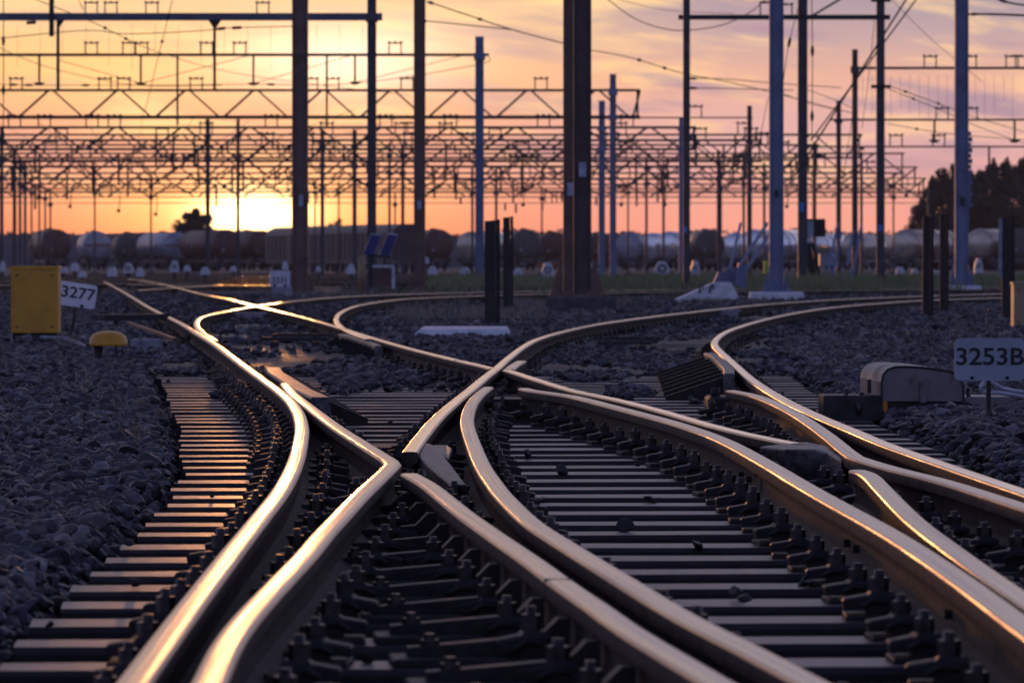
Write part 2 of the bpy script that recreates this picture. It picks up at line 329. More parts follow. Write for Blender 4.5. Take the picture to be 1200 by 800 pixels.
# head profile (x across, z up), rail on 12 mm plate
def profile():
    half = [(.070, .014), (.070, .021), (.035, .031), (.013, .046), (.0085, .070), (.0085, .098), (.014, .116), (.034, .124), (.036, .130), (.0362, .1625), (.0345, .1685), (.0295, .1722), (.014, .1735)]
    half = [(x * .82, z * .822) for x, z in half]
    pts = half + [(-x, z) for x, z in reversed(half)]
    mi = []
    n = len(pts)
    for i in range(n):
        a = pts[i]; b = pts[(i + 1) % n]; z = (a[1] + b[1]) / 2
        mi.append(0 if z > .1412 else (2 if z > .1345 else 1))
    return pts, mi
PROF, PMI = profile()
def rail_mesh(path, name, head=1.0, zs=1.0, topm='rail_top'):
    n = len(PROF); vs = []; fs = []; ms = []
    for i, p in enumerate(path):
        t = Vector((path[min(i + 1, len(path) - 1)] - path[max(i - 1, 0)])).xy.normalized(); nx = Vector((t.y, -t.x))
        for (a, z) in PROF:
            aa = a * (head if z > .095 else 1)
            vs.append((p.x + nx.x * aa, p.y + nx.y * aa, p.z + z * zs))
    for i in range(len(path) - 1):
        for k in range(n):
            fs.append((i * n + k, i * n + (k + 1) % n, (i + 1) * n + (k + 1) % n, (i + 1) * n + k)); ms.append(PMI[k])
    fs.append(tuple(range(n))[::-1]); ms.append(1); fs.append(tuple((len(path) - 1) * n + k for k in range(n))); ms.append(1)
    me = bpy.data.meshes.new(name); me.from_pydata(vs, [], fs)
    for m in (topm, 'rail_side', 'rail_brow'): me.materials.append(M[m])
    me.polygons.foreach_set('material_index', ms); me.polygons.foreach_set('use_smooth', [True] * len(fs))
    per = [0.]
    for k in range(n): a = PROF[k]; b2 = PROF[(k + 1) % n]; per.append(per[-1] + math.hypot(a[0] - b2[0], a[1] - b2[1]))
    al = [random.uniform(0, 50)]
    for i in range(len(path) - 1): al.append(al[-1] + (path[i + 1] - path[i]).length)
    uv = me.uv_layers.new(name='UVMap'); dat = []
    for i in range(len(path) - 1):
        for k in range(n): dat += [per[k], al[i], per[k + 1], al[i], per[k + 1], al[i + 1], per[k], al[i + 1]]
    dat += [0.] * (2 * n * 2); uv.data.foreach_set('uv', dat)
    me.update()
    try: me.set_sharp_from_angle(angle=R(38))
    except Exception: pass
    return me
RLAB = dict(
 A='leftmost worn rail sweeping up from the lower left corner beside the timber ends',
 KB='kinked wing rail from the left curve through the front crossing to the bottom edge',
 J='long rail curving from the far right down to the gap of the front crossing',
 G='rail slanting from the sun on the left down to the middle crossing',
 LL='rail from the middle crossing slanting right to the dark casting',
 C='straight rail from the front crossing down to the right bottom edge',
 D='strongly bowed rail left of the open timbers in the centre',
 E='heavy rail with a tall visible web running to the lower right corner',
 N='outermost right rail bending past the point machine',
 PP='wing rail with an orange lit end, left of the outer right rail',
 Q='short point rail starting right of the dark casting',
 A2='thin rail hooking off the left rail and running across the yard',
 F2='hooked rail behind the middle switch running right below the grass')
for k, g in RG.items():
    head = {'E': 1.08, 'PP': 1.06}.get(k, 1.0)
    o = bpy.data.objects.new('running_rail', rail_mesh(g, 'running_rail', head, 1.0 if k != 'E' else 1.08, 'rail_top2' if k in ('A2', 'F2', 'J', 'LL', 'G', 'N') else 'rail_top')); COL.objects.link(o); tag(o, RLAB[k], 'rail')
def rail_x(k, y):
    g = RG[k]; res = []
    for i in range(len(g) - 1):
        a, b = g[i], g[i + 1]
        if (a.y - y) * (b.y - y) <= 0 and a.y != b.y:
            t = (y - a.y) / (b.y - a.y); dv = (b - a); dv = dv if dv.y > 0 else -dv
            res.append((a.x + (b.x - a.x) * t, math.atan2(-dv.x, dv.y)))
    return res
E_obj = [o for o in sc.objects if o.get('label', '') == RLAB['E']][0]
for px, py in ((868, 531), (877, 536), (974, 603), (983, 609), (700, 476), (1098, 678)):
    v = Gp(px, py, ZT); x0, an_ = min(rail_x('E', v.y), key=lambda q: abs(q[0] - v.x)); m = MB(); m.tube([(x0 - .024, v.y, .068), (x0 + .024, v.y, .068)], .012, 6); m.build('web_bolt', ['clip'], E_obj)
for k, px, py in (('E', 893, 543), ('A', 281, 424), ('G', 540, 422), ('C', 655, 678)):
    v = Gp(px, py, ZT); g_ = rail_x(k, v.y)
    ro = [o for o in sc.objects if o.get('label', '') == RLAB[k]][0]; x0 = g_[0][0]
    m = MB(); m.box((x0, v.y, .122), (.062, .006, .0435)); m.box((x0, v.y, .066), (.02, .010, .07)); m.build('joint_gap', ['black'], ro)
# horn of the middle crossing
hp = [Gp(596, 432.5, ZT), Gp(603, 427, ZT), Gp(611, 422.5, ZT)]
for v in hp: v.z = 0
o = bpy.data.objects.new('wing_rail', rail_mesh(hp, 'wing_rail', 1.2)); COL.objects.link(o); tag(o, 'short flared horn at the middle crossing beside the long curve', 'rail')
# far yard rails, seen edge on as glints
FAR = [[(-150,337),(100,332.5),(300,331),(560,330)], [(-150,331.5),(100,328.5),(300,327.4),(640,326.6)], [(-150,326.6),(120,325.2),(400,324.2),(700,323.6)],
       [(-150,323.6),(150,322.9),(450,322.2),(800,321.6)], [(60,320.9),(300,320.3),(600,320)], [(150,333.5),(250,334.6),(330,335.6)], [(160,340),(205,337),(260,334)]]
for i, P in enumerate(FAR):
    g = []
    for x, y in catmull(P):
        d = 200.
        for _ in range(30): d = F * (CZ - .143 - zfar(d)) / (y - HY)
        g.append(Vector(((x - 600) * d / F, d, zfar(d))))
    lab = ['nearest', 'second', 'third', 'fourth', 'farthest', 'slanting', 'short joining'][i] + ' yard rail glinting in the low sun at left'
    o = bpy.data.objects.new('running_rail', rail_mesh(g, 'far_rail', 1.3, 1.0, 'rail_top2')); COL.objects.link(o); tag(o, lab, 'rail', 'rails of the far yard')
# ------------------------------------------------------------------ sleepers
def interp(tb, v):
    if v <= tb[0][0]: return tb[0][1]
    for (a, b), (c, d_) in zip(tb, tb[1:]):
        if v <= c: return b + (d_ - b) * (v - a) / (c - a)
    return tb[-1][1]
XLT = [(6, -1.02), (10, -1.03), (11.2, -1.08), (13.6, -1.108), (15.4, -1.148), (17.2, -1.19), (19.5, -1.295), (24.4, -1.65), (28.8, -2.0), (34, -2.42), (36, -2.6)]
XRT = [(6, 1.72), (17, 1.78), (22, 1.83), (29, 1.84), (36, 2.0), (42, 2.3)]
SK = .06
def clip_mesh():
    b = MB()
    b.box((0, 0, .007), (.17, .15, .014), ch=.003)                       # ribbed plate
    b.box((.045, 0, .028), (.05, .13, .03), Matrix.Rotation(R(8), 3, 'Y'), ch=.006)   # jaw
    b.box((-.035, 0, .046), (.11, .075, .03), Matrix.Rotation(R(-10), 3, 'Y'), ch=.006)  # clamp
    b.box((.005, 0, .04), (.075, .10, .06), ch=.012)
    b.tube([(0, 0, .02), (0, 0, .122)], .0125, 8, 1)
    b.tube([(0, 0, .07), (0, 0, .104)], .025, 6, 1)                      # nut
    b.tube([(-.045, -.05, .035), (-.02, -.055, .05), (.03, -.045, .045)], .009, 6)
    b.tube([(-.045, .05, .035), (-.02, .055, .05), (.03, .045, .045)], .009, 6)
    b.tube([(.062, 0, .012), (.062, 0, .04)], .015, 6, 1)
    return b.mesh('rail_clip', ['clip', 'bolt'])
CLIP = clip_mesh()
def small_clip():
    b = MB(); b.box((0, 0, .01), (.16, .15, .02)); b.box((0, 0, .04), (.07, .09, .05), ch=.01); b.tube([(0, 0, .05), (0, 0, .09)], .016, 6, 0)
    return b.mesh('rail_clip', ['clip'])
CLIP2 = small_clip()
def make_sleeper(cx, cy, length, rz, label, group, rails, z0=0, small=False, wid=.25, mt='wood'):
    b = MB(); nseg = max(2, int(length / .5)); h = .15
    # a plank with slightly uneven arris: rings along its length
    vs = []; fs = []; ww = wid / 2
    for i in range(nseg + 1):
        x = -length / 2 + length * i / nseg; j = lambda s=.004: random.uniform(-s, s)
        vs += [(x, -ww + j(), -h), (x, -ww + j(), -.012 + j(.003)), (x, -ww + .014 + j(), j(.0015)), (x, ww - .014 + j(), j(.0015)), (x, ww + j(), -.012 + j(.003)), (x, ww + j(), -h)]
    for i in range(nseg):
        for k in range(6): fs.append((i * 6 + k, (i + 1) * 6 + k, (i + 1) * 6 + (k + 1) % 6, i * 6 + (k + 1) % 6))
    fs.append((0, 1, 2, 3, 4, 5)); fs.append(tuple(nseg * 6 + k for k in range(6))[::-1])
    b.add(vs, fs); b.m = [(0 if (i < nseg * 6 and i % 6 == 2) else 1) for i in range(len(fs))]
    o = new('railway_sleeper', b.mesh('sleeper', [mt, 'wood_side_shade']), None, (cx, cy, z0), rz); tag(o, label, 'sleeper', group)
    c, s = math.cos(rz), math.sin(rz); put = []
    for k in rails:
        # intersect with rail path: iterate because the timber is skewed
        y = cy
        for x0, ang in rail_x(k, cy):
            x = x0
            yy = cy + math.tan(rz) * (x - cx); r2 = rail_x(k, yy)
            if r2:
                x, ang = min(r2, key=lambda q: abs(q[0] - x))
            if abs(x - cx) > length / 2 - .05: continue
            put.append((x, yy, ang))
    pos = []
    for (x, yy, ang) in put:
        for sd_ in (-1, 1):
            px_ = x + sd_ * .10 * math.cos(ang); py_ = yy + sd_ * .10 * math.sin(ang)
            if any(abs(px_ - q[0]) < .062 for q in put if q[0] != x) or any(abs(px_ - q) < .10 for q in pos): continue
            pos.append(px_)
            dx, dy = px_ - cx, py_ - cy; lx, ly = c * dx + s * dy, -s * dx + c * dy
            cl = new('rail_clip', CLIP2 if small else CLIP, o, (lx, ly, .0005), ang - rz + (math.pi if sd_ > 0 else 0) + random.uniform(-.09, .09)); cl.scale = (random.uniform(.80, .95), random.uniform(.85, 1.05), random.uniform(.74, .98))
    return o
nmain = 0; MAIN = []
d = 10.02 - .6 * 5; i = 0
while d < 35.2:
    xl, xr = interp(XLT, d), interp(XRT, d)
    cx = (xl + xr) / 2; ln = xr - xl; yy = d + SK * (cx - xl)
    rz = math.atan(SK) + random.uniform(-.003, .003)
    make_sleeper(cx, yy, ln + random.uniform(-.05, .02), rz, 'long weathered timber lying under the fan of crossing rails in front', 'long timbers under the front switches', list(RG), z0=random.uniform(-.003, .002))
    MAIN.append((d, xl, xr)); d += .6
LEFTS = []; RIGHTS = []
def row(k1, k2, d0, d1, label, group, lst, extra=.5, small=True):
    d = d0
    while d < d1:
        a = rail_x(k1, d); b = rail_x(k2, d)
        if a and b:
            xa = a[0][0]; ang = a[0][1]; c = [q for q in b if abs(q[0] - xa) < 2.6]
            if c:
                xb = c[-1][0]; cx = (xa + xb) / 2; ln = abs(xb - xa) + 2 * extra
                make_sleeper(cx, d, ln, ang * .8, label, group, [k for k in RG if k in (k1, k2, 'A2', 'KB')], z0=zfar(d), small=small)
                lst.append((d, cx - ln / 2, cx + ln / 2, math.tan(ang * .8)))
        d += .6
row('A', 'G', 35.4, 92, 'timber sleeper under the left track that leads towards the sun', 'sleepers of the left track', LEFTS)
row('J', 'N', 35.8, 80, 'timber sleeper under the track curving away to the right', 'sleepers of the right hand curve', RIGHTS)
F1S = []
def row_x(k1, k2, x0, x1, label, group):
    # for tracks that run nearly across the view: step along the rail
    g = RG[k1]; acc = 0; cnt = 0
    for a, b in zip(g, g[1:]):
        L_ = (b - a).length; t = .6 - acc
        while t < L_:
            p = a + (b - a) * (t / L_); dv = (b - a).normalized(); ang = math.atan2(-dv.x, dv.y)
            if x0 < p.x < x1 and p.y > 48:
                nrm = Vector((dv.y, -dv.x, 0)) * (1 if dv.y > 0 else -1)
                h = RG[k2]; q = min(h, key=lambda v: (v - p).length)
                c = (p + q) / 2
                if .9 < (q - p).length < 2.2:
                    make_sleeper(c.x, c.y, 2.6, ang if dv.y > 0 else ang + math.pi, label, group, [k1, k2], z0=zfar(c.y), small=True); cnt += 1
            t += .6
        acc = (acc + L_) % .6
row_x('F2', 'A2', -3.4, 3, 'timber sleeper of the track that crosses behind the concrete slab', 'sleepers of the crossing track')

# ------------------------------------------------------------------ ballast bed and stones
def fill_at(x, y):
    """0 = bed between sleepers kept low, 1 = heaped to the sleeper tops"""
    if y < 35.2:
        xl, xr = interp(XLT, y), interp(XRT, y)
        f = 0.
        if x < xl: f = min(1, (xl - x) / .10)
        elif x > xr: f = min(1, (x - xr) / .10)
        px = 600 + x * F / y; py = HY + F * CZ / y
        for (cx, cy, rx, ry, a) in ((455, 430, 120, 34, 1.1), (520, 452, 70, 14, .55), (690, 440, 62, 13, .95), (735, 462, 40, 9, .9), (650, 428, 60, 14, .8), (760, 410, 110, 24, 1.0), (410, 452, 45, 16, .9)):
            q = ((px - cx) / rx) ** 2 + ((py - cy) / ry) ** 2
            if q < 1.3: f = max(f, a * max(0, 1.15 - q))
        return min(f, 1)
    if y < 95:
        for lst in (LEFTS, RIGHTS):
            if lst and lst[0][0] - .5 < y < lst[-1][0] + .5:
                k = min(len(lst) - 1, max(0, int((y - lst[0][0]) / .6))); a, b = lst[k][1], lst[k][2]
                if a < x < b:
                    q = .92 if lst is LEFTS else .86
                    n_ = mnoise.noise(Vector((x * .8, y * .25, 3)))
                    return max(0., min(1, q + n_ * 1.6)) * (.9 if y > 40 else 1)
                if a - .12 < x < b + .12: return .7
    return 1.
def zground(x, y):
    z = zfar(y)
    n1 = mnoise.noise(Vector((x * .7, y * .35, 0))); n2 = mnoise.noise(Vector((x * 3, y * 1.6, 5)))
    if y < 110:
        f = fill_at(x, y); xl = interp(XLT, y)
        up_ = .035 * f if (x < xl or x > interp(XRT, y)) else .0
        z += -.105 * (1 - f) - .012 + up_ + f * (n1 * .03 + n2 * .012)
        # stones heaped against the point machine and along the right edge
        if y < 30 and x > 1.75: z += .05 * min(1, (x - 1.75) / .3) * max(0, 1 - abs(y - 20) / 8)
    else: z += n1 * .05 - .02
    return z
ys = [-60, -30, -10, 0, 3, 5, 6.0]
while ys[-1] < 3200:
    y = ys[-1]; ys.append(y + (max(.05, .0045 * y) if y < 60 else (.02 * y if y < 300 else .12 * y)))
ts = sorted(set([-6, -3, -1.5, -.8, -.5, -.35, -.25, -.2, -.17] + [round(-.15 + i * .3 / 150, 5) for i in range(151)] + [.17, .2, .25, .35, .5, .8, 1.5, 3, 6]))
gv = []; gf = []
for y in ys:
    s_ = max(y, 0) + 3.0
    for t in ts:
        x = t * s_; gv.append((x, y, zground(x, y) if (0 < y < 400 and abs(t) < .3) else zfar(y) - .03))
nc = len(ts)
for i in range(len(ys) - 1):
    for j in range(nc - 1): gf.append((i * nc + j, i * nc + j + 1, (i + 1) * nc + j + 1, (i + 1) * nc + j))
# ground material: ballast near, dusty cess with dry grass farther out
gm = bpy.data.materials.new('ballast bed'); gm.use_nodes = True; t_ = gm.node_tree; n_ = t_.nodes; l_ = t_.links; b_ = n_['Principled BSDF']; b_.inputs['Roughness'].default_value = .9
geo = n_.new('ShaderNodeNewGeometry'); vo = n_.new('ShaderNodeTexVoronoi'); vo.inputs['Scale'].default_value = 18; l_.new(geo.outputs['Position'], vo.inputs['Vector'])
cr = n_.new('ShaderNodeValToRGB'); e = cr.color_ramp.elements; e[0].color = (.02, .019, .022, 1); e[1].color = (.085, .08, .09, 1); l_.new(vo.outputs['Color'], cr.inputs[0])
nz = n_.new('ShaderNodeTexNoise'); nz.inputs['Scale'].default_value = .35; nz.inputs['Detail'].default_value = 8; l_.new(geo.outputs['Position'], nz.inputs['Vector'])
cr2 = n_.new('ShaderNodeValToRGB'); e = cr2.color_ramp.elements; e[0].position = .4; e[0].color = (.055, .055, .035, 1); e[1].position = .62; e[1].color = (.16, .135, .11, 1); l_.new(nz.outputs[0], cr2.inputs[0])
sp = n_.new('ShaderNodeSeparateXYZ'); l_.new(geo.outputs['Position'], sp.inputs[0]); mr = n_.new('ShaderNodeMapRange'); mr.inputs[1].default_value = 62; mr.inputs[2].default_value = 84; l_.new(sp.outputs[1], mr.inputs[0])
mx = n_.new('ShaderNodeMix'); mx.data_type = 'RGBA'; l_.new(mr.outputs[0], mx.inputs[0]); l_.new(cr.outputs[0], mx.inputs[6]); l_.new(cr2.outputs[0], mx.inputs[7]); l_.new(mx.outputs[2], b_.inputs['Base Color'])
bp = n_.new('ShaderNodeBump'); bp.inputs['Strength'].default_value = .8; bp.inputs['Distance'].default_value = .03; l_.new(vo.outputs['Distance'], bp.inputs['Height']); l_.new(bp.outputs[0], b_.inputs['Normal'])
me = bpy.data.meshes.new('ground'); me.from_pydata(gv, [], gf); me.materials.append(gm)
o = bpy.data.objects.new('ground', me); COL.objects.link(o); o['kind'] = 'structure'

# stones
import bmesh
def stone_proto(sub, seed):
    bm = bmesh.new(); bmesh.ops.create_icosphere(bm, subdivisions=sub, radius=1)
    rr = random.Random(seed); planes = []
    for _ in range(7):
        v = Vector((rr.gauss(0, 1), rr.gauss(0, 1), rr.gauss(0, 1))).normalized(); planes.append((v, rr.uniform(.36, .72)))
    for v in bm.verts:
        co = v.co.copy()
        for p, dd in planes:
            q = co.dot(p)
            if q > dd: co -= p * (q - dd)
        v.co = co * rr.uniform(.96, 1.06)
    vs = np.array([v.co[:] for v in bm.verts]); fs = np.array([[v.index for v in f.verts] for f in bm.faces]); bm.free()
    return vs, fs
def octa(seed):
    r0 = np.random.default_rng(seed); vs = np.array([(1, 0, 0), (-1, 0, 0), (0, 1, 0), (0, -1, 0), (0, 0, 1), (0, 0, -1)], float) * r0.uniform(.7, 1.1, (6, 1)) + r0.normal(0, .12, (6, 3))
    return vs, np.array([(0, 2, 4), (2, 1, 4), (1, 3, 4), (3, 0, 4), (2, 0, 5), (1, 2, 5), (3, 1, 5), (0, 3, 5)])
protoA = [stone_proto(2, s) for s in range(5)]; protoB = [stone_proto(1, s + 20) for s in range(6)]; protoC = [octa(s) for s in range(6)]
ts_d = [d for d, _, _ in MAIN]
def on_tie(x, y):
    if y < 35.2 and MAIN:
        xl, xr = interp(XLT, y), interp(XRT, y)
        if xl < x < xr:
            yy = y - SK * (x - xl); k = (yy - ts_d[0]) / .6; return abs(k - round(k)) * .6 < .135
        return False
    for lst in (LEFTS, RIGHTS):
        if lst and lst[0][0] - .5 < y < lst[-1][0] + .5:
            k = min(len(lst) - 1, max(0, int((y - lst[0][0]) / .6)))
            if lst[k][1] < x < lst[k][2]:
                yy = y - lst[k][3] * (x - (lst[k][1] + lst[k][2]) / 2); q = (yy - lst[0][0]) / .6; return abs(q - round(q)) * .6 < .13
    return False
allv = []; allf = []; nv = 0; cols = []
def euler_mats(n):
    q = rng.normal(size=(n, 4)); q /= np.linalg.norm(q, axis=1)[:, None]; w_, x, y, z = q.T
    return np.stack([1 - 2 * (y * y + z * z), 2 * (x * y - z * w_), 2 * (x * z + y * w_), 2 * (x * y + z * w_), 1 - 2 * (x * x + z * z), 2 * (y * z - x * w_), 2 * (x * z - y * w_), 2 * (y * z + x * w_), 1 - 2 * (x * x + y * y)], 1).reshape(n, 3, 3)
def scatter(d0, d1, dens, size, protos, marg):
    global nv
    area = marg * (d1 * d1 - d0 * d0) / 2 * 2; n = int(area * dens)
    d_ = np.sqrt(rng.uniform(d0 * d0, d1 * d1, n)); x_ = rng.uniform(-marg, marg, n) * d_
    keep = []
    for x, y in zip(x_, d_):
        f = fill_at(x, y); tie = on_tie(x, y)
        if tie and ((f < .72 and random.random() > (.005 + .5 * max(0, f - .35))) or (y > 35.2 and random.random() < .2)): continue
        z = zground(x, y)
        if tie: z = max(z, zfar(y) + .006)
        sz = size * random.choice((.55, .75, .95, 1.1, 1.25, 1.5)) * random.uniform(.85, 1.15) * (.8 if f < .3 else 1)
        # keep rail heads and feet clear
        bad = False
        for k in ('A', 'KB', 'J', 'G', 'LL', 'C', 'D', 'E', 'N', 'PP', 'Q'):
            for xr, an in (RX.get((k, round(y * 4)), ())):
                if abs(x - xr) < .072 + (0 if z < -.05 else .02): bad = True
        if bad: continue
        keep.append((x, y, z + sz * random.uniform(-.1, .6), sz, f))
    a = np.array(keep)
    idx = rng.integers(0, len(protos), len(a)); ms = euler_mats(len(a)); ms[:, 2, :] *= .72
    an = rng.uniform(.55, 1.45, (len(a), 3))
    for pi, (pv, pf) in enumerate(protos):
        s_ = np.where(idx == pi)[0]
        if len(s_) == 0: continue
        v = (pv[None] * an[s_][:, None]) @ np.transpose(ms[s_], (0, 2, 1)) * a[s_, 3][:, None, None] + a[s_, :3][:, None]
        f = pf[None] + (np.arange(len(s_)) * len(pv))[:, None, None] + nv
        allv.append(v.reshape(-1, 3)); allf.append(f.reshape(-1, 3)); nv += v.shape[0] * v.shape[1]
        cols.append(np.repeat(np.where(a[s_, 4] < .5, rng.uniform(-.5, -.1, len(s_)), rng.uniform(0, 1, len(s_))), len(pf)))  # low bed stones darker: oily brown plus gap shade put into their tone
RX = {}
for k in RG:
    g = RG[k]; ymin = max(5, min(v.y for v in g)); ymax = min(100, max(v.y for v in g))
    for q in range(int(ymin * 4), int(ymax * 4) + 1): RX[(k, q)] = rail_x(k, q / 4)
scatter(7.2, 13, 900, .027, protoA, .135)
scatter(13, 26, 760, .027, protoA, .125)
scatter(26, 45, 380, .033, protoB, .12)
scatter(45, 72, 110, .043, protoC, .12)
scatter(72, 112, 40, .05, protoC, .115)
V = np.concatenate(allv); Fc = np.concatenate(allf); CC = np.concatenate(cols)
me = bpy.data.meshes.new('ballast_stones'); me.vertices.add(len(V)); me.vertices.foreach_set('co', V.astype(np.float32).ravel())
me.loops.add(len(Fc) * 3); me.loops.foreach_set('vertex_index', Fc.astype(np.int32).ravel())
me.polygons.add(len(Fc)); me.polygons.foreach_set('loop_start', np.arange(0, len(Fc) * 3, 3, dtype=np.int32))
me.polygons.foreach_set('use_smooth', np.zeros(len(Fc), dtype=bool)); at_ = me.attributes.new('shade', 'FLOAT', 'FACE'); at_.data.foreach_set('value', CC.astype(np.float32)); me.update(calc_edges=True)
sm_ = bpy.data.materials.new('ballast stone'); sm_.use_nodes = True; t_ = sm_.node_tree; n_ = t_.nodes; l_ = t_.links; b_ = n_['Principled BSDF']
b_.inputs['Roughness'].default_value = .58; b_.inputs['Specular IOR Level'].default_value = .5
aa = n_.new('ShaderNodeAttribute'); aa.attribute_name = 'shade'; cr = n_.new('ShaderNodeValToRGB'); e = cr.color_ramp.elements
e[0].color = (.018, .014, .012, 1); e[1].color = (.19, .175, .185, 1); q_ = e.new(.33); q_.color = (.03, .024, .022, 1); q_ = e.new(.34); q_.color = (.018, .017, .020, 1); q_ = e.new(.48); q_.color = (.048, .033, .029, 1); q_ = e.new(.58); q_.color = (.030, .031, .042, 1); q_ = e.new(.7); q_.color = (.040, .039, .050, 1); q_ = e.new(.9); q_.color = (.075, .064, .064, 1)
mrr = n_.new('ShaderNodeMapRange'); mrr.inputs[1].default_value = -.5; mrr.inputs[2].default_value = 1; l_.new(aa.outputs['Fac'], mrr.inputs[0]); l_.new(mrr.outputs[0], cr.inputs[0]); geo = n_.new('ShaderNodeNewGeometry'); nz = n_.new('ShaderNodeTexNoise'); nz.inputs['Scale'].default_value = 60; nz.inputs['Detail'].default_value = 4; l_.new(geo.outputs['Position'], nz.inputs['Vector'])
mm = n_.new('ShaderNodeMix'); mm.data_type = 'RGBA'; mm.blend_type = 'MULTIPLY'; mm.inputs[0].default_value = .6; l_.new(cr.outputs[0], mm.inputs[6]); l_.new(nz.outputs[0], mm.inputs[7]); 
nz2 = n_.new('ShaderNodeBump'); nz2.inputs['Strength'].default_value = .5; nz2.inputs['Distance'].default_value = .004; l_.new(nz.outputs[0], nz2.inputs['Height']); l_.new(nz2.outputs[0], b_.inputs['Normal'])
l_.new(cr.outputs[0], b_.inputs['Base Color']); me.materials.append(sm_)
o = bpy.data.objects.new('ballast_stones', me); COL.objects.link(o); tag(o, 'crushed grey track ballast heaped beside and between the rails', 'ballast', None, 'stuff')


# ------------------------------------------------------------------ check rails, castings and switch gear
def strip_block(k, d0, d1, side, off, wtop, ztop, ribs, label, name='check_rail', drop=.22, mt='cast'):
    """heavy flat-topped guard beside rail k between depths d0..d1, with braces sloping down away from it"""
    r = empty(name, (rail_x(k, d0)[0][0], d0, 0), label, 'check rail'); P0 = r.location
    b = MB(); n = 10; vs = []; fs = []
    for i in range(n + 1):
        y = d0 + (d1 - d0) * i / n; x, a = rail_x(k, y)[0]; fl = .03 * max(0, 1 - min(i, n - i) / 2)
        xc = x + side * (off + fl)
        for (dx, z) in ((-.5, .02), (-.5, ztop - .01), (-.42, ztop), (.42, ztop), (.5, ztop - .01), (.5, .02)): vs.append((xc + dx * wtop - P0.x, y - P0.y, z))
    for i in range(n):
        for q in range(6): fs.append((i * 6 + q, i * 6 + (q + 1) % 6, (i + 1) * 6 + (q + 1) % 6, (i + 1) * 6 + q))
    fs.append(tuple(range(6))[::-1]); fs.append(tuple(n * 6 + q for q in range(6)))
    b.add(vs, fs); b.build('guard_bar', [mt], r)
    for i in range(ribs):
        y = d0 + .15 + (d1 - d0 - .3) * i / max(1, ribs - 1); x, a = rail_x(k, y)[0]; xo = x + side * (off + wtop / 2) - P0.x; q = MB()
        q.prism([(xo, 0, ztop - .025), (xo + side * .03, 0, ztop - .025), (xo + side * drop, 0, .03), (xo + side * drop, 0, .004), (xo, 0, .004)], (0, .05, 0))
        for v in range(len(q.v)): q.v[v] = (q.v[v][0], q.v[v][1] + y - P0.y, q.v[v][2])
        q.build('brace', ['clip'], r)
    return r
strip_block('N', 28.6, 35.0, -1, .09, .065, .165, 8, 'check rail with sloping black braces left of the outer right rail', drop=.36)
strip_block('A', 24.6, 31.5, 1, .14, .10, .14, 7, 'flat topped reddish check rail just right of the left rail', drop=.22)
strip_block('G', 40.0, 46.5, -1, .09, .065, .125, 9, 'check rail with braces under the slanting rail left of centre', drop=.16)
# front crossing casting
def poly_obj(name, pts_lo, zs_lo, pts_hi, zs_hi, mt, parent=None, label=None, cat=None):
    zs_lo = [z * .82 for z in zs_lo]; zs_hi = [z * .82 for z in zs_hi]; b = MB(); n = len(pts_lo); vs = [(p[0], p[1], z) for p, z in zip(pts_lo, zs_lo)] + [(p[0], p[1], z) for p, z in zip(pts_hi, zs_hi)]
    b.add(vs, [tuple(range(n))[::-1], tuple(range(n, 2 * n))] + [(i, (i + 1) % n, (i + 1) % n + n, i + n) for i in range(n)])
    o = b.build(name, [mt], parent)
    bv = o.modifiers.new('bevel', 'BEVEL'); bv.width = .006; bv.segments = 2; bv.limit_method = 'ANGLE'
    if label: tag(o, label, cat)
    return o
def gxy(px, py, h=.174): v = Gp(px, py, h * .82); return (v.x, v.y)
# wing casting right of the front crossing
top = [gxy(487, 524, .16), gxy(500, 519, .16), gxy(512, 523, .15), gxy(540, 556, .14), gxy(546, 562, .135), gxy(528, 562, .13), gxy(508, 549, .135), gxy(492, 538, .14)]
lo = [(x * 1.0 + dx, y) for (x, y), dx in zip(top, (-.005, 0, .015, .03, .03, .0, -.01, -.02))]
poly_obj('crossing_casting', lo, [.01] * 8, top, [.160, .162, .150, .128, .118, .112, .130, .150], 'cast', None, 'worn blue grey wing casting right of the front crossing gap', 'casting')
top = [gxy(508, 521, .15), gxy(524, 520, .15), gxy(530, 525, .15), gxy(526, 532, .15), gxy(516, 529, .15)]
poly_obj('crossing_casting', [(x, y) for x, y in top], [.01] * 5, top, [.15, .145, .15, .13, .14], 'cast', None, 'small lug casting behind the front wing casting', 'casting')
# bed plate below the front crossing
v0 = Gp(472, 552, .02); bp_ = empty('bed_plate', (v0.x, v0.y, 0), 'greasy bed plate under the gap of the front crossing', 'plate')
for (px, py, sx, sy, z) in ((470, 556, .34, .5, .03), (485, 585, .20, .4, .025), (455, 520, .3, .5, .02)):
    v = Gp(px, py, z); b = MB(); b.box((v.x - v0.x, v.y - v0.y, .006), (sx, sy, .016), ch=.004); b.build('plate', ['clip'], bp_)
for i in range(5):
    v = Gp(462 + i * 3, 560 + i * 7, .03); b = MB(); b.tube([(v.x - v0.x, v.y - v0.y, .01), (v.x - v0.x, v.y - v0.y, .045)], .02, 6); b.build('bolt', ['bolt'], bp_)
# second casting, right
top = [gxy(890, 523, .165), gxy(925, 518.5, .172), gxy(948, 518, .175), gxy(968, 522, .168), gxy(976, 529, .160), gxy(990, 536, .15), gxy(986, 541, .14), gxy(970, 531, .155), gxy(955, 527, .165), gxy(920, 526, .165)]
poly_obj('crossing_casting', [(x, y) for x, y in top], [-.02] * 10, top, [.165, .172, .176, .168, .160, .148, .145, .158, .166, .165], 'cast', None, 'long dark worn casting between the two right hand rails', 'casting')
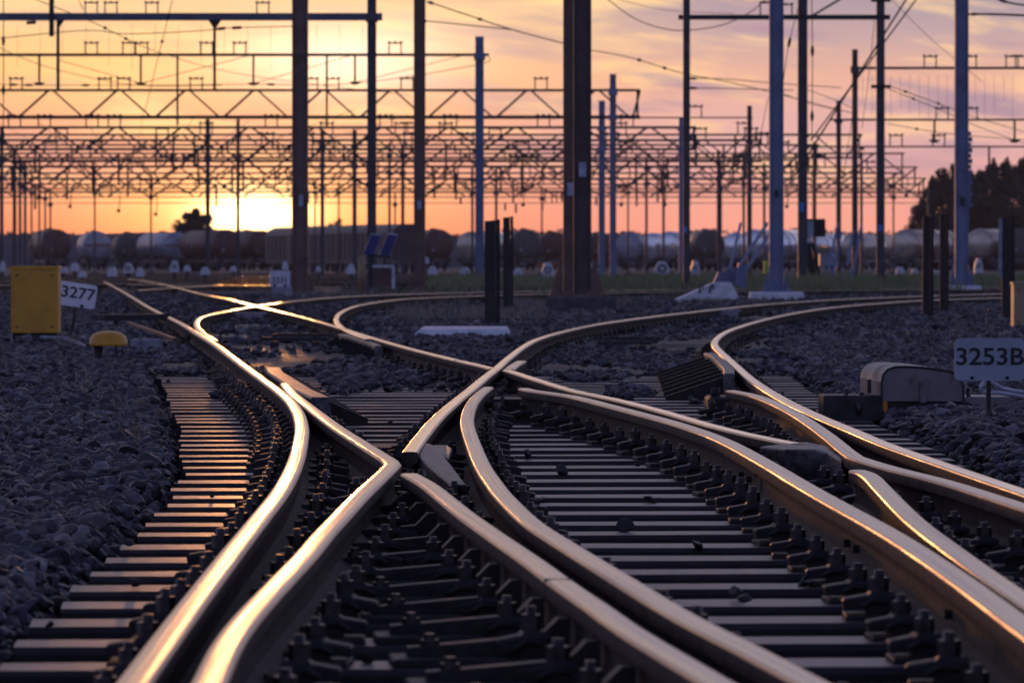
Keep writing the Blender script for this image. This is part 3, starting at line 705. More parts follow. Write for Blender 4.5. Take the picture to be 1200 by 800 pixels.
# spacer block between the bowed rail and the heavy rail
b = MB(); v = Gp(596, 470, .08); b.box((v.x, v.y, .055), (.17, .5, .085), ch=.010); 
for i in (-1, 1): b.tube([(v.x - .12, v.y + i * .12, .06), (v.x + .12, v.y + i * .12, .06)], .014, 6)
o = b.build('spacer_block', ['clip']); tag(o, 'black filler block between the bowed rail and the heavy rail', 'spacer')
v = Gp(560, 447, .07); b = MB(); b.box((v.x + .15, v.y, .04), (.16, .7, .05), ch=.01); b.tube([(v.x + .06, v.y, .065), (v.x + .22, v.y, .065)], .016, 8)
tag(b.build('spacer_block', ['clip']), 'low black block below the middle crossing', 'spacer')
v = Gp(846, 466, .07); b = MB(); b.box((v.x, v.y, .045), (.17, .5, .07), ch=.015); b.tube([(v.x - .04, v.y - .1, .07), (v.x - .04, v.y - .1, .125)], .025, 8); b.box((v.x + .05, v.y - .05, .085), (.06, .2, .04), ch=.008)
tag(b.build('spacer_block', ['clip']), 'black bolted block at the orange end of the right wing rail', 'spacer')
# slide chairs: ribbed brackets along the inside of the straight front rail, and tall bolt groups along the heavy rail
chairs = [('C', -1, 8.2, 17.0, 'black ribbed chair bracket inside the straight front rail', 'brackets inside the straight front rail'), ('A', -1, 19.5, 30, 'thin black brace bracket on the left side of the leftmost rail', 'braces along the leftmost rail')]
def bracket_mesh(L_, h):
    b = MB(); b.prism([(0, -.028, .012), (0, -.028, h), (.025, -.028, h), (.06, -.028, h * .62), (L_, -.028, .035), (L_, -.028, .012)], (0, .056, 0)); b.box((L_ * .75, 0, .008), (L_ * .7, .17, .016), ch=.004)
    b.tube([(L_ * .86, 0, .02), (L_ * .86, 0, .062)], .012, 6, 1); b.tube([(L_ * .86, 0, .034), (L_ * .86, 0, .05)], .02, 6, 1)
    return b.mesh('rail_brace', ['clip', 'bolt'])
BM = bracket_mesh(.33, .092); BM2 = bracket_mesh(.18, .075)
for k, sd_, d0, d1, lab, grp in chairs:
    dd = ts_d[0]
    for dd in ts_d:
        xl = interp(XLT, dd)
        for _ in (0,):
            r_ = rail_x(k, dd)
            if not r_ : continue
            x, a = r_[0]; yy = dd + SK * (x - xl); r_ = rail_x(k, yy)
            if not r_ or not (d0 < yy < d1): continue
            x, a = r_[0]
            o = new('rail_brace', BM if k == 'C' else BM2, None, (x + sd_ * .022, yy, .0025), a + (math.pi if sd_ < 0 else 0)); tag(o, lab, 'brace', grp)
# tie plates / detector rods on the timbers (the little black bridges)
def rod_bridge(px, py, w_px, label):
    c = Gp(px, py, .0); wm = w_px * c.y / F; r = empty('switch_rod', (c.x, c.y, 0), label, 'rod')
    b = MB(); b.box((0, 0, .10), (wm, .10, .035), ch=.008); b.build('rod', ['iron'], r); b = MB(); b.box((.1 * wm, .45, .13), (wm * .95, .08, .03), ch=.008); b.build('rod', ['iron'], r)
    for s in (-.3, .32): q = MB(); q.box((s * wm, 0, .04), (.07, .14, .08), ch=.01); q.tube([(s * wm, 0, .1), (s * wm, 0, .14)], .02, 6); q.build('bracket', ['iron'], r)
rod_bridge(732, 415, 64, 'low black rod bridge on the sleepers of the right curve'); rod_bridge(345, 410, 78, 'low black rod bridge left of centre on the sleepers')
def slab(px0, px1, py_b, py_t, h, mt, label, name='concrete_slab', ch=.03):
    a = Gp(px0, py_b, 0); b_ = Gp(px1, py_b, 0); far = Gp(px0, py_t, h); dy = max(.2, far.y - a.y)
    m = MB(); m.box(((a.x + b_.x) / 2, a.y + dy / 2, h / 2 - .05), (b_.x - a.x, dy, h + .1), ch=ch); o = m.build(name, [mt]); tag(o, label, 'slab'); return o
slab(485, 600, 394, 382, .075, 'bconc', 'pale concrete slab lying behind the middle crossing', ch=.06)
slab(299, 346, 358, 350, .05, 'bconc', 'pale blue concrete strip left behind the crossing rails')
slab(640, 722, 364, 349, .22, 'dconc', 'dark weathered footing block of the big central mast', 'footing')
# grey steel cover plates in the track
for px, py, wpx, lab in ((293, 378, 30, 'grey plate hung between the crossing rails at left'), (847, 374, 36, 'grey plate between the rails at the right curve')):
    c = Gp(px, py, .0); m = MB(); wm = wpx * c.y / F; m.box((c.x, c.y, .05), (wm, .03, .11)); m.box((c.x, c.y + .2, .12), (wm * 1.2, .4, .02)); tag(m.build('cover_plate', ['conc']), lab, 'plate')

# ------------------------------------------------------------------ point machine at right
pm = empty('point_machine', (0, 0, 0), 'grey hump backed point machine beside the outer right rail', 'point machine')
d0 = 25.3; sc_ = d0 / F
def pmx(px): return (px - 600) * sc_
def pmz(py): return CZ - (py - HY) * sc_
prof = [(1033, 468), (1033, 446), (1035, 437), (1040, 431), (1048, 428), (1062, 427.5), (1080, 428.5), (1097, 430.5), (1112, 433), (1121, 437), (1127, 444), (1129, 455), (1129, 468)]
m = MB(); pf = [Vector((pmx(x + (0)), d0, pmz(y + 2))) for x, y in prof]; n = len(pf)
back = [v + Vector((-.07 + 0, .55, .012)) for v in pf]
# lid: front face, curved roof
m.add(pf + back, [tuple(range(n))[::-1], tuple(range(n, 2 * n))], 0)
m.add(pf + back, [(i, i + 1, i + 1 + n, i + n) for i in range(n - 1)] + [(n - 1, 0, n, 2 * n - 1)], 0, False)
m.build('cover', ['cover'], pm)
rim = MB(); rim.tube([v + Vector((0, -.004, 0)) for v in pf], .006, 6); rim.build('rim', ['iron'], pm)
m = MB(); m.box((pmx(1084), d0 + .28, pmz(483)), (pmx(1127) - pmx(1040), .5, .13), ch=.01); m.box((pmx(1084), d0 + .28, pmz(493)), (pmx(1135) - pmx(1030), .56, .05)); m.build('base', ['iron'], pm)
m = MB(); m.box((pmx(1000), d0 + .22, pmz(478)), (pmx(1036) - pmx(966), .42, pmz(465) - pmz(494)), ch=.006); m.build('arm_box', ['iron'], pm)
m = MB(); m.box((pmx(1158), d0 + .25, pmz(478)), (pmx(1188) - pmx(1130), .42, pmz(466) - pmz(492)), ch=.006); m.build('arm_box', ['cover'], pm)
m = MB()
for px, py in ((993, 456), (1011, 460), (1137, 455)): m = MB(); m.tube([(pmx(px), d0 + .1, pmz(py + 16)), (pmx(px), d0 + .1, pmz(py))], .012, 8); m.build('pin', ['bolt'], pm)
m = MB(); m.tube([(pmx(1006), d0 - .01, pmz(470)), (pmx(1006), d0 - .01, pmz(486))], .014, 8); m.build('pin', ['bolt'], pm)
m = MB(); m.box((pmx(1082), d0 - .008, pmz(456)), (.036, .016, .09), ch=.004); m.box((pmx(1081.5), d0 - .02, pmz(468)), (.03, .02, .03)); m.build('latch', ['cover'], pm)
m = MB(); m.box((pmx(1020), d0 + .1, pmz(453)), (.02, .05, .07)); m.build('handle', ['iron'], pm)
m = MB(); m.box((pmx(1082), d0 + .3, -.0), (2.0, .24, .03)); tag(m.build('railway_sleeper', ['wood']), 'timber that carries the grey point machine', 'sleeper')
# sign 3253B
def sign(name, px0, px1, py0, py1, d, roll, pmat, txt, tsize, tmat, label, post, ty=0, pc='iron', sx=1):
    cx = (px0 + px1) / 2; cy = (py0 + py1) / 2; r = empty(name, (Wp(cx, cy, d).x, d, 0), label, 'sign'); zc = Wp(cx, cy, d).z; s = d / F
    w2, h2 = (px1 - px0) * s / 2, (py1 - py0) * s / 2; rad = min(w2, h2) * .28; pts = []
    for (qx, qz, a0) in ((w2 - rad, h2 - rad, 0), (-w2 + rad, h2 - rad, 90), (-w2 + rad, -h2 + rad, 180), (w2 - rad, -h2 + rad, 270)):
        for k in range(5): a = R(a0 + k * 22.5); pts.append(Vector((qx + rad * math.cos(a), 0, qz + rad * math.sin(a))))
    Rm = Matrix.Rotation(R(roll), 3, 'Y'); m = MB(); m.prism([Rm @ p + Vector((0, 0, zc)) for p in pts], (0, .006, 0)); m.build('plate', [pmat], r)
    t = text_obj(txt, tsize * s, tmat, r, Rm @ Vector((0, 0, ty * s)) + Vector((0, -.003, zc)), (R(90), R(roll), 0), sx)
    m = MB()
    for q in (-.5, .5): m = MB(); v = Rm @ Vector((q * w2, 0, -h2 * .86)) + Vector((0, 0, zc)); m.tube([v + Vector((0, -.006, 0)), v + Vector((0, .004, 0))], .009 * d / 25, 8); m.build('bolt', ['black'], r)
    m = MB(); x0 = (post[0] - cx) * s; x1 = (post[1] - cx) * s; m.bar((x1, .035, -.05), (x0, .035, zc), post[2] * s, .012 + .2 * post[2] * s); m.build('post', [pc], r)
    return r
sign('number_sign', 1118.5, 1201, 396, 446, 23.6, 0, 'greyp', '3253B', 28, 'black', 'grey plate reading 3253B in front of the point machine', (1159, 1159, 10), 2.5, sx=1.13)
sign('number_sign', 52, 113, 330.5, 358.5, 48.5, 8, 'enamel', '3277', 18.5, 'black', 'white plate reading 3277 leaning behind the yellow cabinet', (90, 82, 6.5), 1.5, sx=1.1)
# move the 3277 lettering to the visible right part of the plate
for o in sc.objects:
    if o.name.startswith('lettering') and o.parent and o.parent.get('label', '').startswith('white plate reading 3277'): o.location.x += 8.6 * 48.5 / F; o.location.z -= 1.0 * 45.5 / F
sign('number_sign', 316, 340, 317, 336, 105, 0, 'white', '3331', 9.5, 'black', 'small white board reading 3331 left of the brown mast', (328, 328, 3), -2)
m = MB(); v = Gp(328, 350, 0); m.box((v.x, 104.6 + .3, .10), (.40, .4, .30), ch=.02); tag(m.build('junction_box', ['conc']), 'grey box under the small 3331 board', 'box')
# white hoses by the sign
m = MB(); dd = 24.6
m.tube([Wp(x, y, dd + k) for x, y, k in ((1153, 448, 0), (1149, 453, 0), (1150, 458, 0), (1156, 461, .02), (1170, 460, .1), (1190, 463, .15), (1215, 468, .2))], .011, 8)
m.tube([Wp(x, y, dd + .1 + k) for x, y, k in ((1152, 446, 0), (1162, 448, 0), (1175, 455, .1), (1190, 458, .15), (1215, 462, .2))], .010, 8)
tag(m.build('hose', ['cable']), 'white hoses looping behind the 3253B sign', 'hose')
m = MB(); m.tube([Wp(1190, 478, 25.5), Wp(1205, 477, 25.6), Wp(1225, 480, 25.6)], .011, 8); tag(m.build('hose', ['cable']), 'short white hose end at the right edge', 'hose')
# ------------------------------------------------------------------ yellow cabinet, mushroom, right cabinet
def cabinet(px0, px1, py0, py1, d, label, mt, bands=True, dep=.32):
    a = Wp(px0, py1, d); b_ = Wp(px1, py0, d); w_ = b_.x - a.x; h = b_.z; r = empty('relay_cabinet', ((a.x + b_.x) / 2, d, 0), label, 'cabinet'); s = d / F
    m = MB(); zb = h - 78 * s if bands else .05; m.box((0, dep / 2, (h + zb) / 2 - .01), (w_ - .02, dep, h - zb - .02), ch=.004); m.build('body', [mt], r)
    m = MB(); m.box((0, dep / 2, h - .012), (w_, dep + .02, .03), ch=.006); m.build('lid', [mt], r)
    m = MB(); m.box((0, -.004, (h + zb) / 2 - .03), (w_ - .03, .010, h - zb - .07), ch=.0); m.build('door', [mt], r)
    m = MB(); m.box((0, dep / 2, zb - .03), (w_ - .05, dep - .06, .07)); m.build('plinth', ['black'], r)
    m = MB(); m.box((0, dep / 2, (zb - .06) / 2 - .04), (w_ - .01, dep, zb - .0), ch=.004); m.build('foot', [mt], r)
    m = MB()
    for sx in (-.36, .36):
        for z in (h - .085, zb + .06): m = MB(); m.tube([(sx * w_, -.014, z), (sx * w_, -.006, z)], .011, 8); m.build('screw', ['iron'], r)
    return r
cabinet(11.5, 69, 312, 404, 47, 'ochre yellow cabinet at the left edge in front of the 3277 plate', 'yellow')
M['tan'] = mat('tan cabinet paint', (.34, .26, .13), (.27, .20, .10), .5, scale=5)
cabinet(1187, 1235, 330.5, 400, 56, 'tan cabinet cut by the right edge above the 3253B sign', 'tan', False)
r = empty('signal_lamp', ((127 - 600) * 39 / F, 39, 0), 'yellow mushroom shaped lamp standing in the ballast by the left cabinet', 'lamp')
s = 39 / F; cz = Wp(127, 404, 39).z + .005
m = MB(); m.lathe([(.148, -.012), (.152, -.004), (.150, .012), (.147, .03), (.140, .055), (.125, .075), (.09, .093), (.05, .102), (.01, .106)], (0, 0, cz), 28); m.build('cap', ['yellow'], r)
m = MB(); m.tube([(-.08, 0, -.05), (-.08, 0, cz)], .038, 10); m.build('stem', ['iron'], r)
m = MB(); m.tube([(.07, 0, -.05), (.06, 0, cz)], .008, 6); m.build('conduit', ['iron'], r); m = MB(); m.tube([(.10, 0, -.02), (.115, 0, cz)], .008, 6); m.build('conduit', ['iron'], r); m = MB(); m.tube([(-.17, 0, cz), (-.15, 0, cz - .02)], .012, 6); m.build('conduit', ['iron'], r)
m = MB(); m.tube([Wp(48, 395, 46.5), Wp(75, 396, 46.2), Wp(92, 402, 45), Wp(106, 409, 43)], .018, 6); tag(m.build('cable', ['conc']), 'pale cable sagging from the yellow cabinet to the lamp', 'cable')
m = MB(); m.tube([Wp(75, 425, 40), Wp(98, 425, 40.3), Wp(115, 426, 40.2)], .010, 6); tag(m.build('cable', ['conc']), 'thin pale cable lying on the ballast in front of the lamp', 'cable'); m = MB(); m.tube([Wp(140, 412, 42), Wp(165, 411, 42), Wp(190, 415, 42)], .010, 6); tag(m.build('cable', ['conc']), 'thin pale cable running from the lamp to the left rail', 'cable')
m = MB(); v = Gp(172, 413, 0); m.box((v.x, v.y, .06), (.26, .35, .12), ch=.01); m.tube([(v.x - .04, v.y - .18, .06), (v.x - .04, v.y - .18, .18), (v.x - .09, v.y - .18, .19)], .008, 6); tag(m.build('switch_box', ['conc']), 'low grey box with a bent rod beside the left rail', 'box')
m = MB(); m.bar(Wp(115, 372, 58), Wp(190, 371, 58.5), .3, .07); tag(m.build('switch_rod', ['iron']), 'broad dark rod behind the lamp left of the left rail', 'rod'); m = MB(); m.bar(Wp(150, 378, 55), Wp(205, 398, 42), .03, .03); tag(m.build('switch_rod', ['iron']), 'thin slanting rod from the broad dark rod to the left rail', 'rod')

# ------------------------------------------------------------------ dark stub posts
def stub(px0, px1, pyt, pyb, label, strip=None, tilt=0):
    g = Gp((px0 + px1) / 2, pyb, 0); d = g.y; s = d / F; w_ = (px1 - px0) * s; h = Wp(0, pyt, d).z; r = empty('stub_post', g, label, 'post', 'dark posts between the tracks')
    m = MB(); t = .25 * w_
    m.prism([(-w_ / 2, 0, 0), (-w_ / 2 + tilt, 0, h), (w_ * .18 + tilt, 0, h + .01), (w_ * .2, 0, 0)], (0, w_ * .6, 0)); m.build('front_profile', ['post'], r)
    m = MB(); m.prism([(w_ * .22, .03, 0), (w_ * .22 + tilt, .03, h + .02), (w_ / 2 + tilt, .03, h + .02), (w_ / 2, .03, 0)], (0, w_ * .5, 0)); m.build('back_profile', ['post'], r)
    if strip: m = MB(); m.box(((strip[0] - (px0 + px1) / 2) * s, .02, (h + Wp(0, strip[1], d).z) / 2), (.045, .04, h - Wp(0, strip[1], d).z)); m.build('reflector_strip', ['conc'], r)
M['post'] = mat('tarred post', (.035, .027, .025), (.02, .016, .015), .7, scale=3, stretch=('G', (8, 8, .6)))
stub(568, 586, 259, 382, 'thick dark post rising behind the concrete slab'); stub(589.5, 601.5, 255, 366, 'slimmer dark post right of the thick one behind the slab')
stub(1081, 1094, 254, 376, 'left post of the dark pair at right', tilt=.01); stub(1101.5, 1112, 252, 369, 'right post of the dark pair at right'); stub(1174.5, 1189.5, 255.5, 378, 'dark post with a pale strip at the right edge', (1172.5, 325))

# ------------------------------------------------------------------ masts
def hsec(m, x0, x1, y, dep, z0, z1, mi=0, grooves=True):
    """rolled steel column: web facing the viewer between two flanges"""
    w_ = x1 - x0; ft = max(.018, w_ * .09); cx = (x0 + x1) / 2
    m.box((x0 + ft / 2, y, (z0 + z1) / 2), (ft, dep, z1 - z0), mi=mi); m.box((x1 - ft / 2, y, (z0 + z1) / 2), (ft, dep, z1 - z0), mi=mi)
    m.box((cx, y - dep * .1, (z0 + z1) / 2), (w_ - 2 * ft, max(.02, dep * .3), z1 - z0), mi=mi)
def mast(px0, px1, pyt, pyb, d, mt, label, gusset=True, foot=False, plate=None, double=False, group='catenary masts', parts=(), par=None):
    s = d / F; cx = (px0 + px1) / 2; zb = zfar(d); r = empty('catenary_mast', (Wp(cx, 0, d).x, d, zb), label, 'mast', group)
    h = Wp(0, pyt, d).z - zb; w_ = (px1 - px0) * s; base = .21 if foot else .03
    m = MB()
    if double:
        hsec(m, -w_ / 2, -w_ / 2 + w_ * .36, 0, w_ * .5, base, h); 
        m.build('column', [mt], r); m = MB(); hsec(m, -w_ / 2 + w_ * .37, w_ / 2, .08, w_ * .6, base, h); m.build('column', [mt + '2' if mt + '2' in M else mt], r)
    else: hsec(m, -w_ / 2, w_ / 2, 0, w_ * .9, base, h); m.build('column', [mt], r)
    if gusset:
        gh = w_ * 1.5; m = MB()
        for sd_ in (-1, 1): m.prism([(sd_ * w_ / 2, -.02, base), (sd_ * (w_ / 2 + w_ * .45), -.02, base), (sd_ * (w_ / 2 + w_ * .38), -.02, base + gh * .25), (sd_ * (w_ / 2 + .02), -.02, base + gh)], (0, .05, 0))
        m.box((0, 0, base + .012), (w_ * 1.95, w_ * 1.4, .03)); 
        for q in (-.75, -.4, .4, .75): m.tube([(q * w_, -w_ * .55, base - .10), (q * w_, -w_ * .55, base + .07)], .035, 6)
        m.build('gusset', [mt], r)
    if foot: m = MB(); m.box((0, 0, 0), (w_ * (3.8 if d < 110 else 2.8), w_ * 3, .40), ch=.03); m.build('footing', [foot], r)
    for (qx, qy, ww, hh, pm_) in (plate or []):
        m = MB(); m.box(((qx - cx) * s, -w_ * .55, Wp(0, qy, d).z - zb), (ww * s, .012, hh * s)); m.build('number_plate', [pm_], r)
    return r
M['mast_b2'] = mat('dark brown mast paint', (.11, .078, .06), (.075, .054, .042), .6, .1, scale=3)
big = mast(660, 693, -140, 345, 84, 'mast_b', 'big brown double profile mast in the centre of the yard', True, False, [(667.5, 222, 7, 15, 'plate'), (682, 199, 8.5, 17, 'plate')] if False else None, True)
M['plate'] = mat('pale number plate', (.42, .48, .60), None, .5)
for (qx, qy, ww, hh) in ((668, 222, 7, 15), (682.5, 199, 8.5, 17)):
    m = MB(); s = 84 / F; m.box(((qx - 676.5) * s, -.27, Wp(0, qy, 84).z), (ww * s, .012, hh * s)); m.build('number_plate', ['plate'], big)
for ch_ in list(big.children):
    if ch_.name.startswith(('column', 'gusset')): ch_.location.z += .18
m1 = mast(342.5, 361, -140, 345, 112, 'mast_b', 'brown mast left of centre standing before the sun glow', plate=[(353, 235, 5, 13, 'plate')])
m3 = mast(485, 498.5, -140, 330, 138, 'mast_b', 'brown mast right of the solar panels', plate=[(491.5, 240, 5, 10, 'plate')])
m11 = mast(901.5, 918, -140, 345, 95, 'mast_g', 'blue grey mast on a pale footing right of the concrete wedge', foot='bconc', plate=[(909.5, 227, 4, 9, 'iron')])
m16 = mast(1119, 1134.5, -140, 334, 118, 'mast_g', 'blue grey mast between the dark posts and the right edge', foot='bconc', plate=[(1127, 236, 4, 11, 'iron')])
m12 = mast(935, 946, -140, 328, 130, 'mast_d', 'dark mast just right of the tall blue grey mast', plate=[(939.5, 243, 5, 11, 'blue')])
m15 = mast(1027, 1036.5, -140, 326, 150, 'mast_d', 'dark mast with insulator plates left of the dark post pair', plate=[(1031, 267, 5, 8, 'blue')])
m8 = mast(800.5, 808.5, -140, 332, 128, 'mast_d', 'slender dark mast carrying the left end of the right portal', plate=[(803, 269, 3.5, 8, 'blue')])
# ladder-like insulator string beside the right mast
m = MB(); s = 118 / F
for i in range(14): m.box((.155 + .03 * (i % 2), 0, Wp(0, 157 + i * 6.4, 118).z), (.14, .1, .11))
m.build('balance_weight', ['mast_g'], m16)
s = 150 / F
for py in (101, 0): m = MB(); m.box((0, -.15, Wp(0, py, 150).z), (23 * s, .12, 4 * s)); m.build('cross_plate', ['beam'], m15)

# ------------------------------------------------------------------ portals and lattice gantries
def ins_frame(m, x, z, s, y=0, mi=0):
    w_, h = 14 * s, 12 * s; t = max(.012, 1.5 * s)
    for q in (-1, 1): m.box((x + q * w_ / 2, y, z + h / 2), (t, t, h), mi=mi)
    m.box((x, y, z + h), (w_, t, t), mi=mi)
    for q in (-1, 0, 1): m.tube([(x + q * w_ / 2, y, z + h), (x + q * w_ / 2, y, z + h + 2.0 * s)], 1.9 * s, 6, mi)
def hanger(m, x, z0, z1, s, foot=True, y=0):
    m.box((x, y, (z0 + z1) / 2), (2.4 * s, 2.4 * s, abs(z1 - z0)))
    if foot: m.prism([(x - 7 * s, y - 2 * s, z1 + 1.2 * s), (x + 7 * s, y - 2 * s, z1 + 1.2 * s), (x + 3 * s, y - 2 * s, z1 - 2.5 * s), (x - 3 * s, y - 2 * s, z1 - 2.5 * s)], (0, 4 * s, 0))
def gantry(px0, px1, py, d, thick, label, masts=(), frames=(), hangers=(), chord=None, period=80, phase=0, t2=None, endpost=True, mt='beam', mastm='mast_d', name='portal_gantry'):
    s = d / F; zb = zfar(d); r = empty(name, (Wp((px0 + px1) / 2, 0, d).x, d, zb), label, 'gantry', 'overhead line gantries'); x0 = Wp((px0 + px1) / 2, 0, d).x
    X_ = lambda px: (px - 600) * s - x0; Z_ = lambda q: Wp(0, q, d).z - zb
    m = MB(); m.box((X_((px0 + px1) / 2), 0, Z_(py)), ((px1 - px0) * s, thick * s * 1.1, thick * s)); m.build('beam', [mt], r)
    if chord is not None:
        tt = t2 or thick; m = MB(); m.box((X_((px0 + px1) / 2), 0, Z_(chord)), ((px1 - px0) * s, tt * s, tt * s)); m.build('lower_chord', [mt], r)
        m = MB(); k = 0; x = px0 + phase; dt = 2.6 * s if d < 230 else 1.9 * s
        while x < px1 - 6:
            a = min(x + period * .5, px1); m.bar((X_(x), 0, Z_(chord)), (X_(min(x + period * .44, px1)), 0, Z_(py)), dt, dt)
            if x + period * .94 < px1: m.bar((X_(x + period * .5), 0, Z_(py)), (X_(x + period * .94), 0, Z_(chord)), dt * .8, dt * .8)
            x += period
        if endpost: m.box((X_(px1 - 3), 0, Z_((py + chord) / 2)), (dt, dt, (chord - py) * s))
        m.build('lattice', [mt], r)
    for (a, b_, top) in masts:
        m = MB(); hsec(m, X_(a), X_(b_), 0, (b_ - a) * s, 0, Z_(top)); m.box((X_((a + b_) / 2), 0, Z_(py) - 2 * s), ((b_ - a + 3.5) * s, (b_ - a + 3) * s, 8 * s if d < 200 else 4 * s)); 
        if chord: m.box((X_((a + b_) / 2), 0, Z_(chord)), ((b_ - a + 3) * s, (b_ - a + 3) * s, 6 * s))
        m.box((X_((a + b_) / 2), 0, .06), ((b_ - a + 7) * s, (b_ - a + 7) * s, .3)); m.build('mast', [mastm], r)
    if frames:
        for q in frames: m = MB(); ins_frame(m, X_(q), Z_(py) + thick * s / 2, s); m.build('insulator_frame', [mt], r)
    for q in hangers:
        m = MB(); hanger(m, X_(q[0]), Z_(py), Z_(q[1]), s, q[2] if len(q) > 2 else True); m.build('drop_post', [mt], r)
    return r
g1 = gantry(-260, 448, 20, 130, 8.6, 'foremost heavy portal beam across the upper left', mt='beam_b', masts=((430.5, 441, -120),), frames=(107, 130, 178, 308), hangers=())
s = 130 / F
def addpart(r, name, fn, mt='beam'):
    m = MB(); fn(m); o = m.build(name, [mt]); 
    o.parent = r; o.location = -Vector(r.location); return o
addpart(g1, 'drop_post', lambda m: (m.bar(Wp(68, 18, 130), Wp(68, 107, 130), 3.6 * s, 3.6 * s)))
addpart(g1, 'drop_post', lambda m: (m.bar(Wp(251.5, 18, 130), Wp(251.5, 106, 130), 3.2 * s, 3.2 * s)))
addpart(g1, 'drop_post', lambda m: (m.bar(Wp(60.5, -120, 129.8), Wp(60.5, 43, 129.8), 5.5 * s, 5.5 * s)))
addpart(g1, 'knee_brace', lambda m: m.prism([Wp(244, 24, 130), Wp(259, 24, 130), Wp(253, 33, 130), Wp(250, 33, 130)], (0, .1, 0)))
addpart(g1, 'knee_brace', lambda m: (m.prism([Wp(68, 24, 130), Wp(75, 24, 130), Wp(69, 33, 130)], (0, .1, 0))))
addpart(g1, 'insulator', lambda m: m.tube([Wp(31, 27, 129), Wp(42, 26.5, 129)], 2 * s, 8), 'iron')
addpart(g1, 'insulator', lambda m: (m.tube([Wp(272, 33, 129), Wp(283, 32.5, 129)], 1.8 * s, 8)), 'iron')
g2 = gantry(795, 1043, 20.5, 130, 5.6, 'foremost portal beam across the upper right', masts=(), frames=(921,), hangers=())
addpart(g2, 'knee_brace', lambda m: (m.bar(Wp(948, 21, 130), Wp(992, -5, 130), 2.5 * s, 2.5 * s)))
addpart(g2, 'arm', lambda m: (m.bar(Wp(890, 3, 130), Wp(915, 3, 130), 2.6 * s, 2.6 * s), m.bar(Wp(891, 3, 130), Wp(891, 18, 130), 1.6 * s, 1.6 * s)))
gantry(-240, 573, 64.5, 158, 3.4, 'thin portal beam ending at the pointed mast right of centre left', masts=((557, 567, 43),), frames=(107, 151, 166, 242, 281, 463), hangers=((46, 98), (165, 98), (297, 98), (416, 97), (208, 147, False), (383, 148, False)), mastm='mast_g')
gantry(-320, 750, 106, 182, 3.0, 'front lattice gantry with wide zigzag over the left half', masts=((714.5, 722, 87),), frames=(19, 123, 145, 230, 365, 390, 477, 634), chord=137.5, t2=4.2, period=80, phase=22 + 240 - 0 - 0, mastm='mast_g')
gantry(-320, 816, 149.5, 220, 3.0, 'second lattice gantry ending at the central right mast', masts=((795.5, 803, 138), (701.5, 709, 118)), frames=(17, 52, 108, 134, 318, 452, 528, 637, 735), chord=175, period=78, phase=30, mastm='mast_g')
gantry(-300, 893, 164.5, 244, 2.8, 'third lattice gantry ending at the thin right mast', masts=((875.5, 881, 124), (0, 4, 150)), frames=(72, 190, 352, 580, 820, 880), chord=189, period=72, phase=10)
gantry(700, 882, 138, 210, 1.6, 'short thin gantry bar between the central right mast and the thin mast', frames=(815,), chord=None, masts=())
gantry(998, 1330, 80, 166, 3, 'bare portal beam at the upper right edge', masts=((998.5, 1005, 58),), frames=(1090, 1137, 1186, 1197), hangers=())
gantry(972, 1330, 140.5, 205, 2.4, 'second portal beam at the right edge', masts=((980, 985.5, 118),), frames=(1104, 1138, 1260), hangers=((1095, 165), (1189, 165)))
gantry(940, 1330, 172, 250, 2.0, 'third portal beam at the right edge above the trees', masts=((953, 956.5, 166), (1008, 1011, 178)), frames=(1050, 1100), hangers=((1159, 196, False),))
names = ['fourth', 'fifth', 'sixth', 'seventh', 'eighth', 'ninth', 'tenth', 'eleventh', 'twelfth', 'thirteenth', 'fourteenth']
specs = [(158, 185, 1010), (170, 195, 960), (180, 203, 1060), (188, 210, 930), (196, 216, 1075), (203, 221, 1060), (209, 226, 1085), (216, 231, 1080), (224, None, 1090), (231, None, 1085), (238, None, 1090)]
mastx = {0: ((241, 246), (277, 281)), 1: ((375.5, 380), (413, 418)), 2: ((470, 474), (952, 956), (455, 458)), 3: ((15, 19), (840, 843.5)), 4: ((756, 759), (22, 25), (870, 873)), 5: ((776, 779), (843, 846), (28, 31), (894, 897)),
         6: ((552, 555), (580, 583), (36, 38), (110, 112)), 7: ((45, 47), (176, 178), (1046, 1048)), 8: ((368, 370), (396, 398), (735, 737)), 9: ((52, 54), (634, 636), (1087, 1089)), 10: ((462, 464), (58, 60), (905, 907))}
for i, (t0, t1, xr) in enumerate(specs):
    dd = min(480, 5.6 * F / (HY - t1)) if t1 else 420 + 20 * (i - 8)
    fr = [random.uniform(0, xr - 20) for _ in range(8 if i < 7 else 4)]
    gantry(-200, xr, t0, dd, max(.9, 2.4 - .15 * i), f'{names[i]} lattice gantry counted from the front, partly hidden in the tangle', masts=[(a, b_, t0 - 12 - 6 * (i < 2)) for a, b_ in mastx[i]],
           frames=fr, chord=t1, period=74 - i * 3, phase=random.uniform(0, 60), hangers=[(random.uniform(10, xr - 30), (t1 or t0) + random.uniform(8, 16), False) for _ in range(6 if i < 6 else 3)])

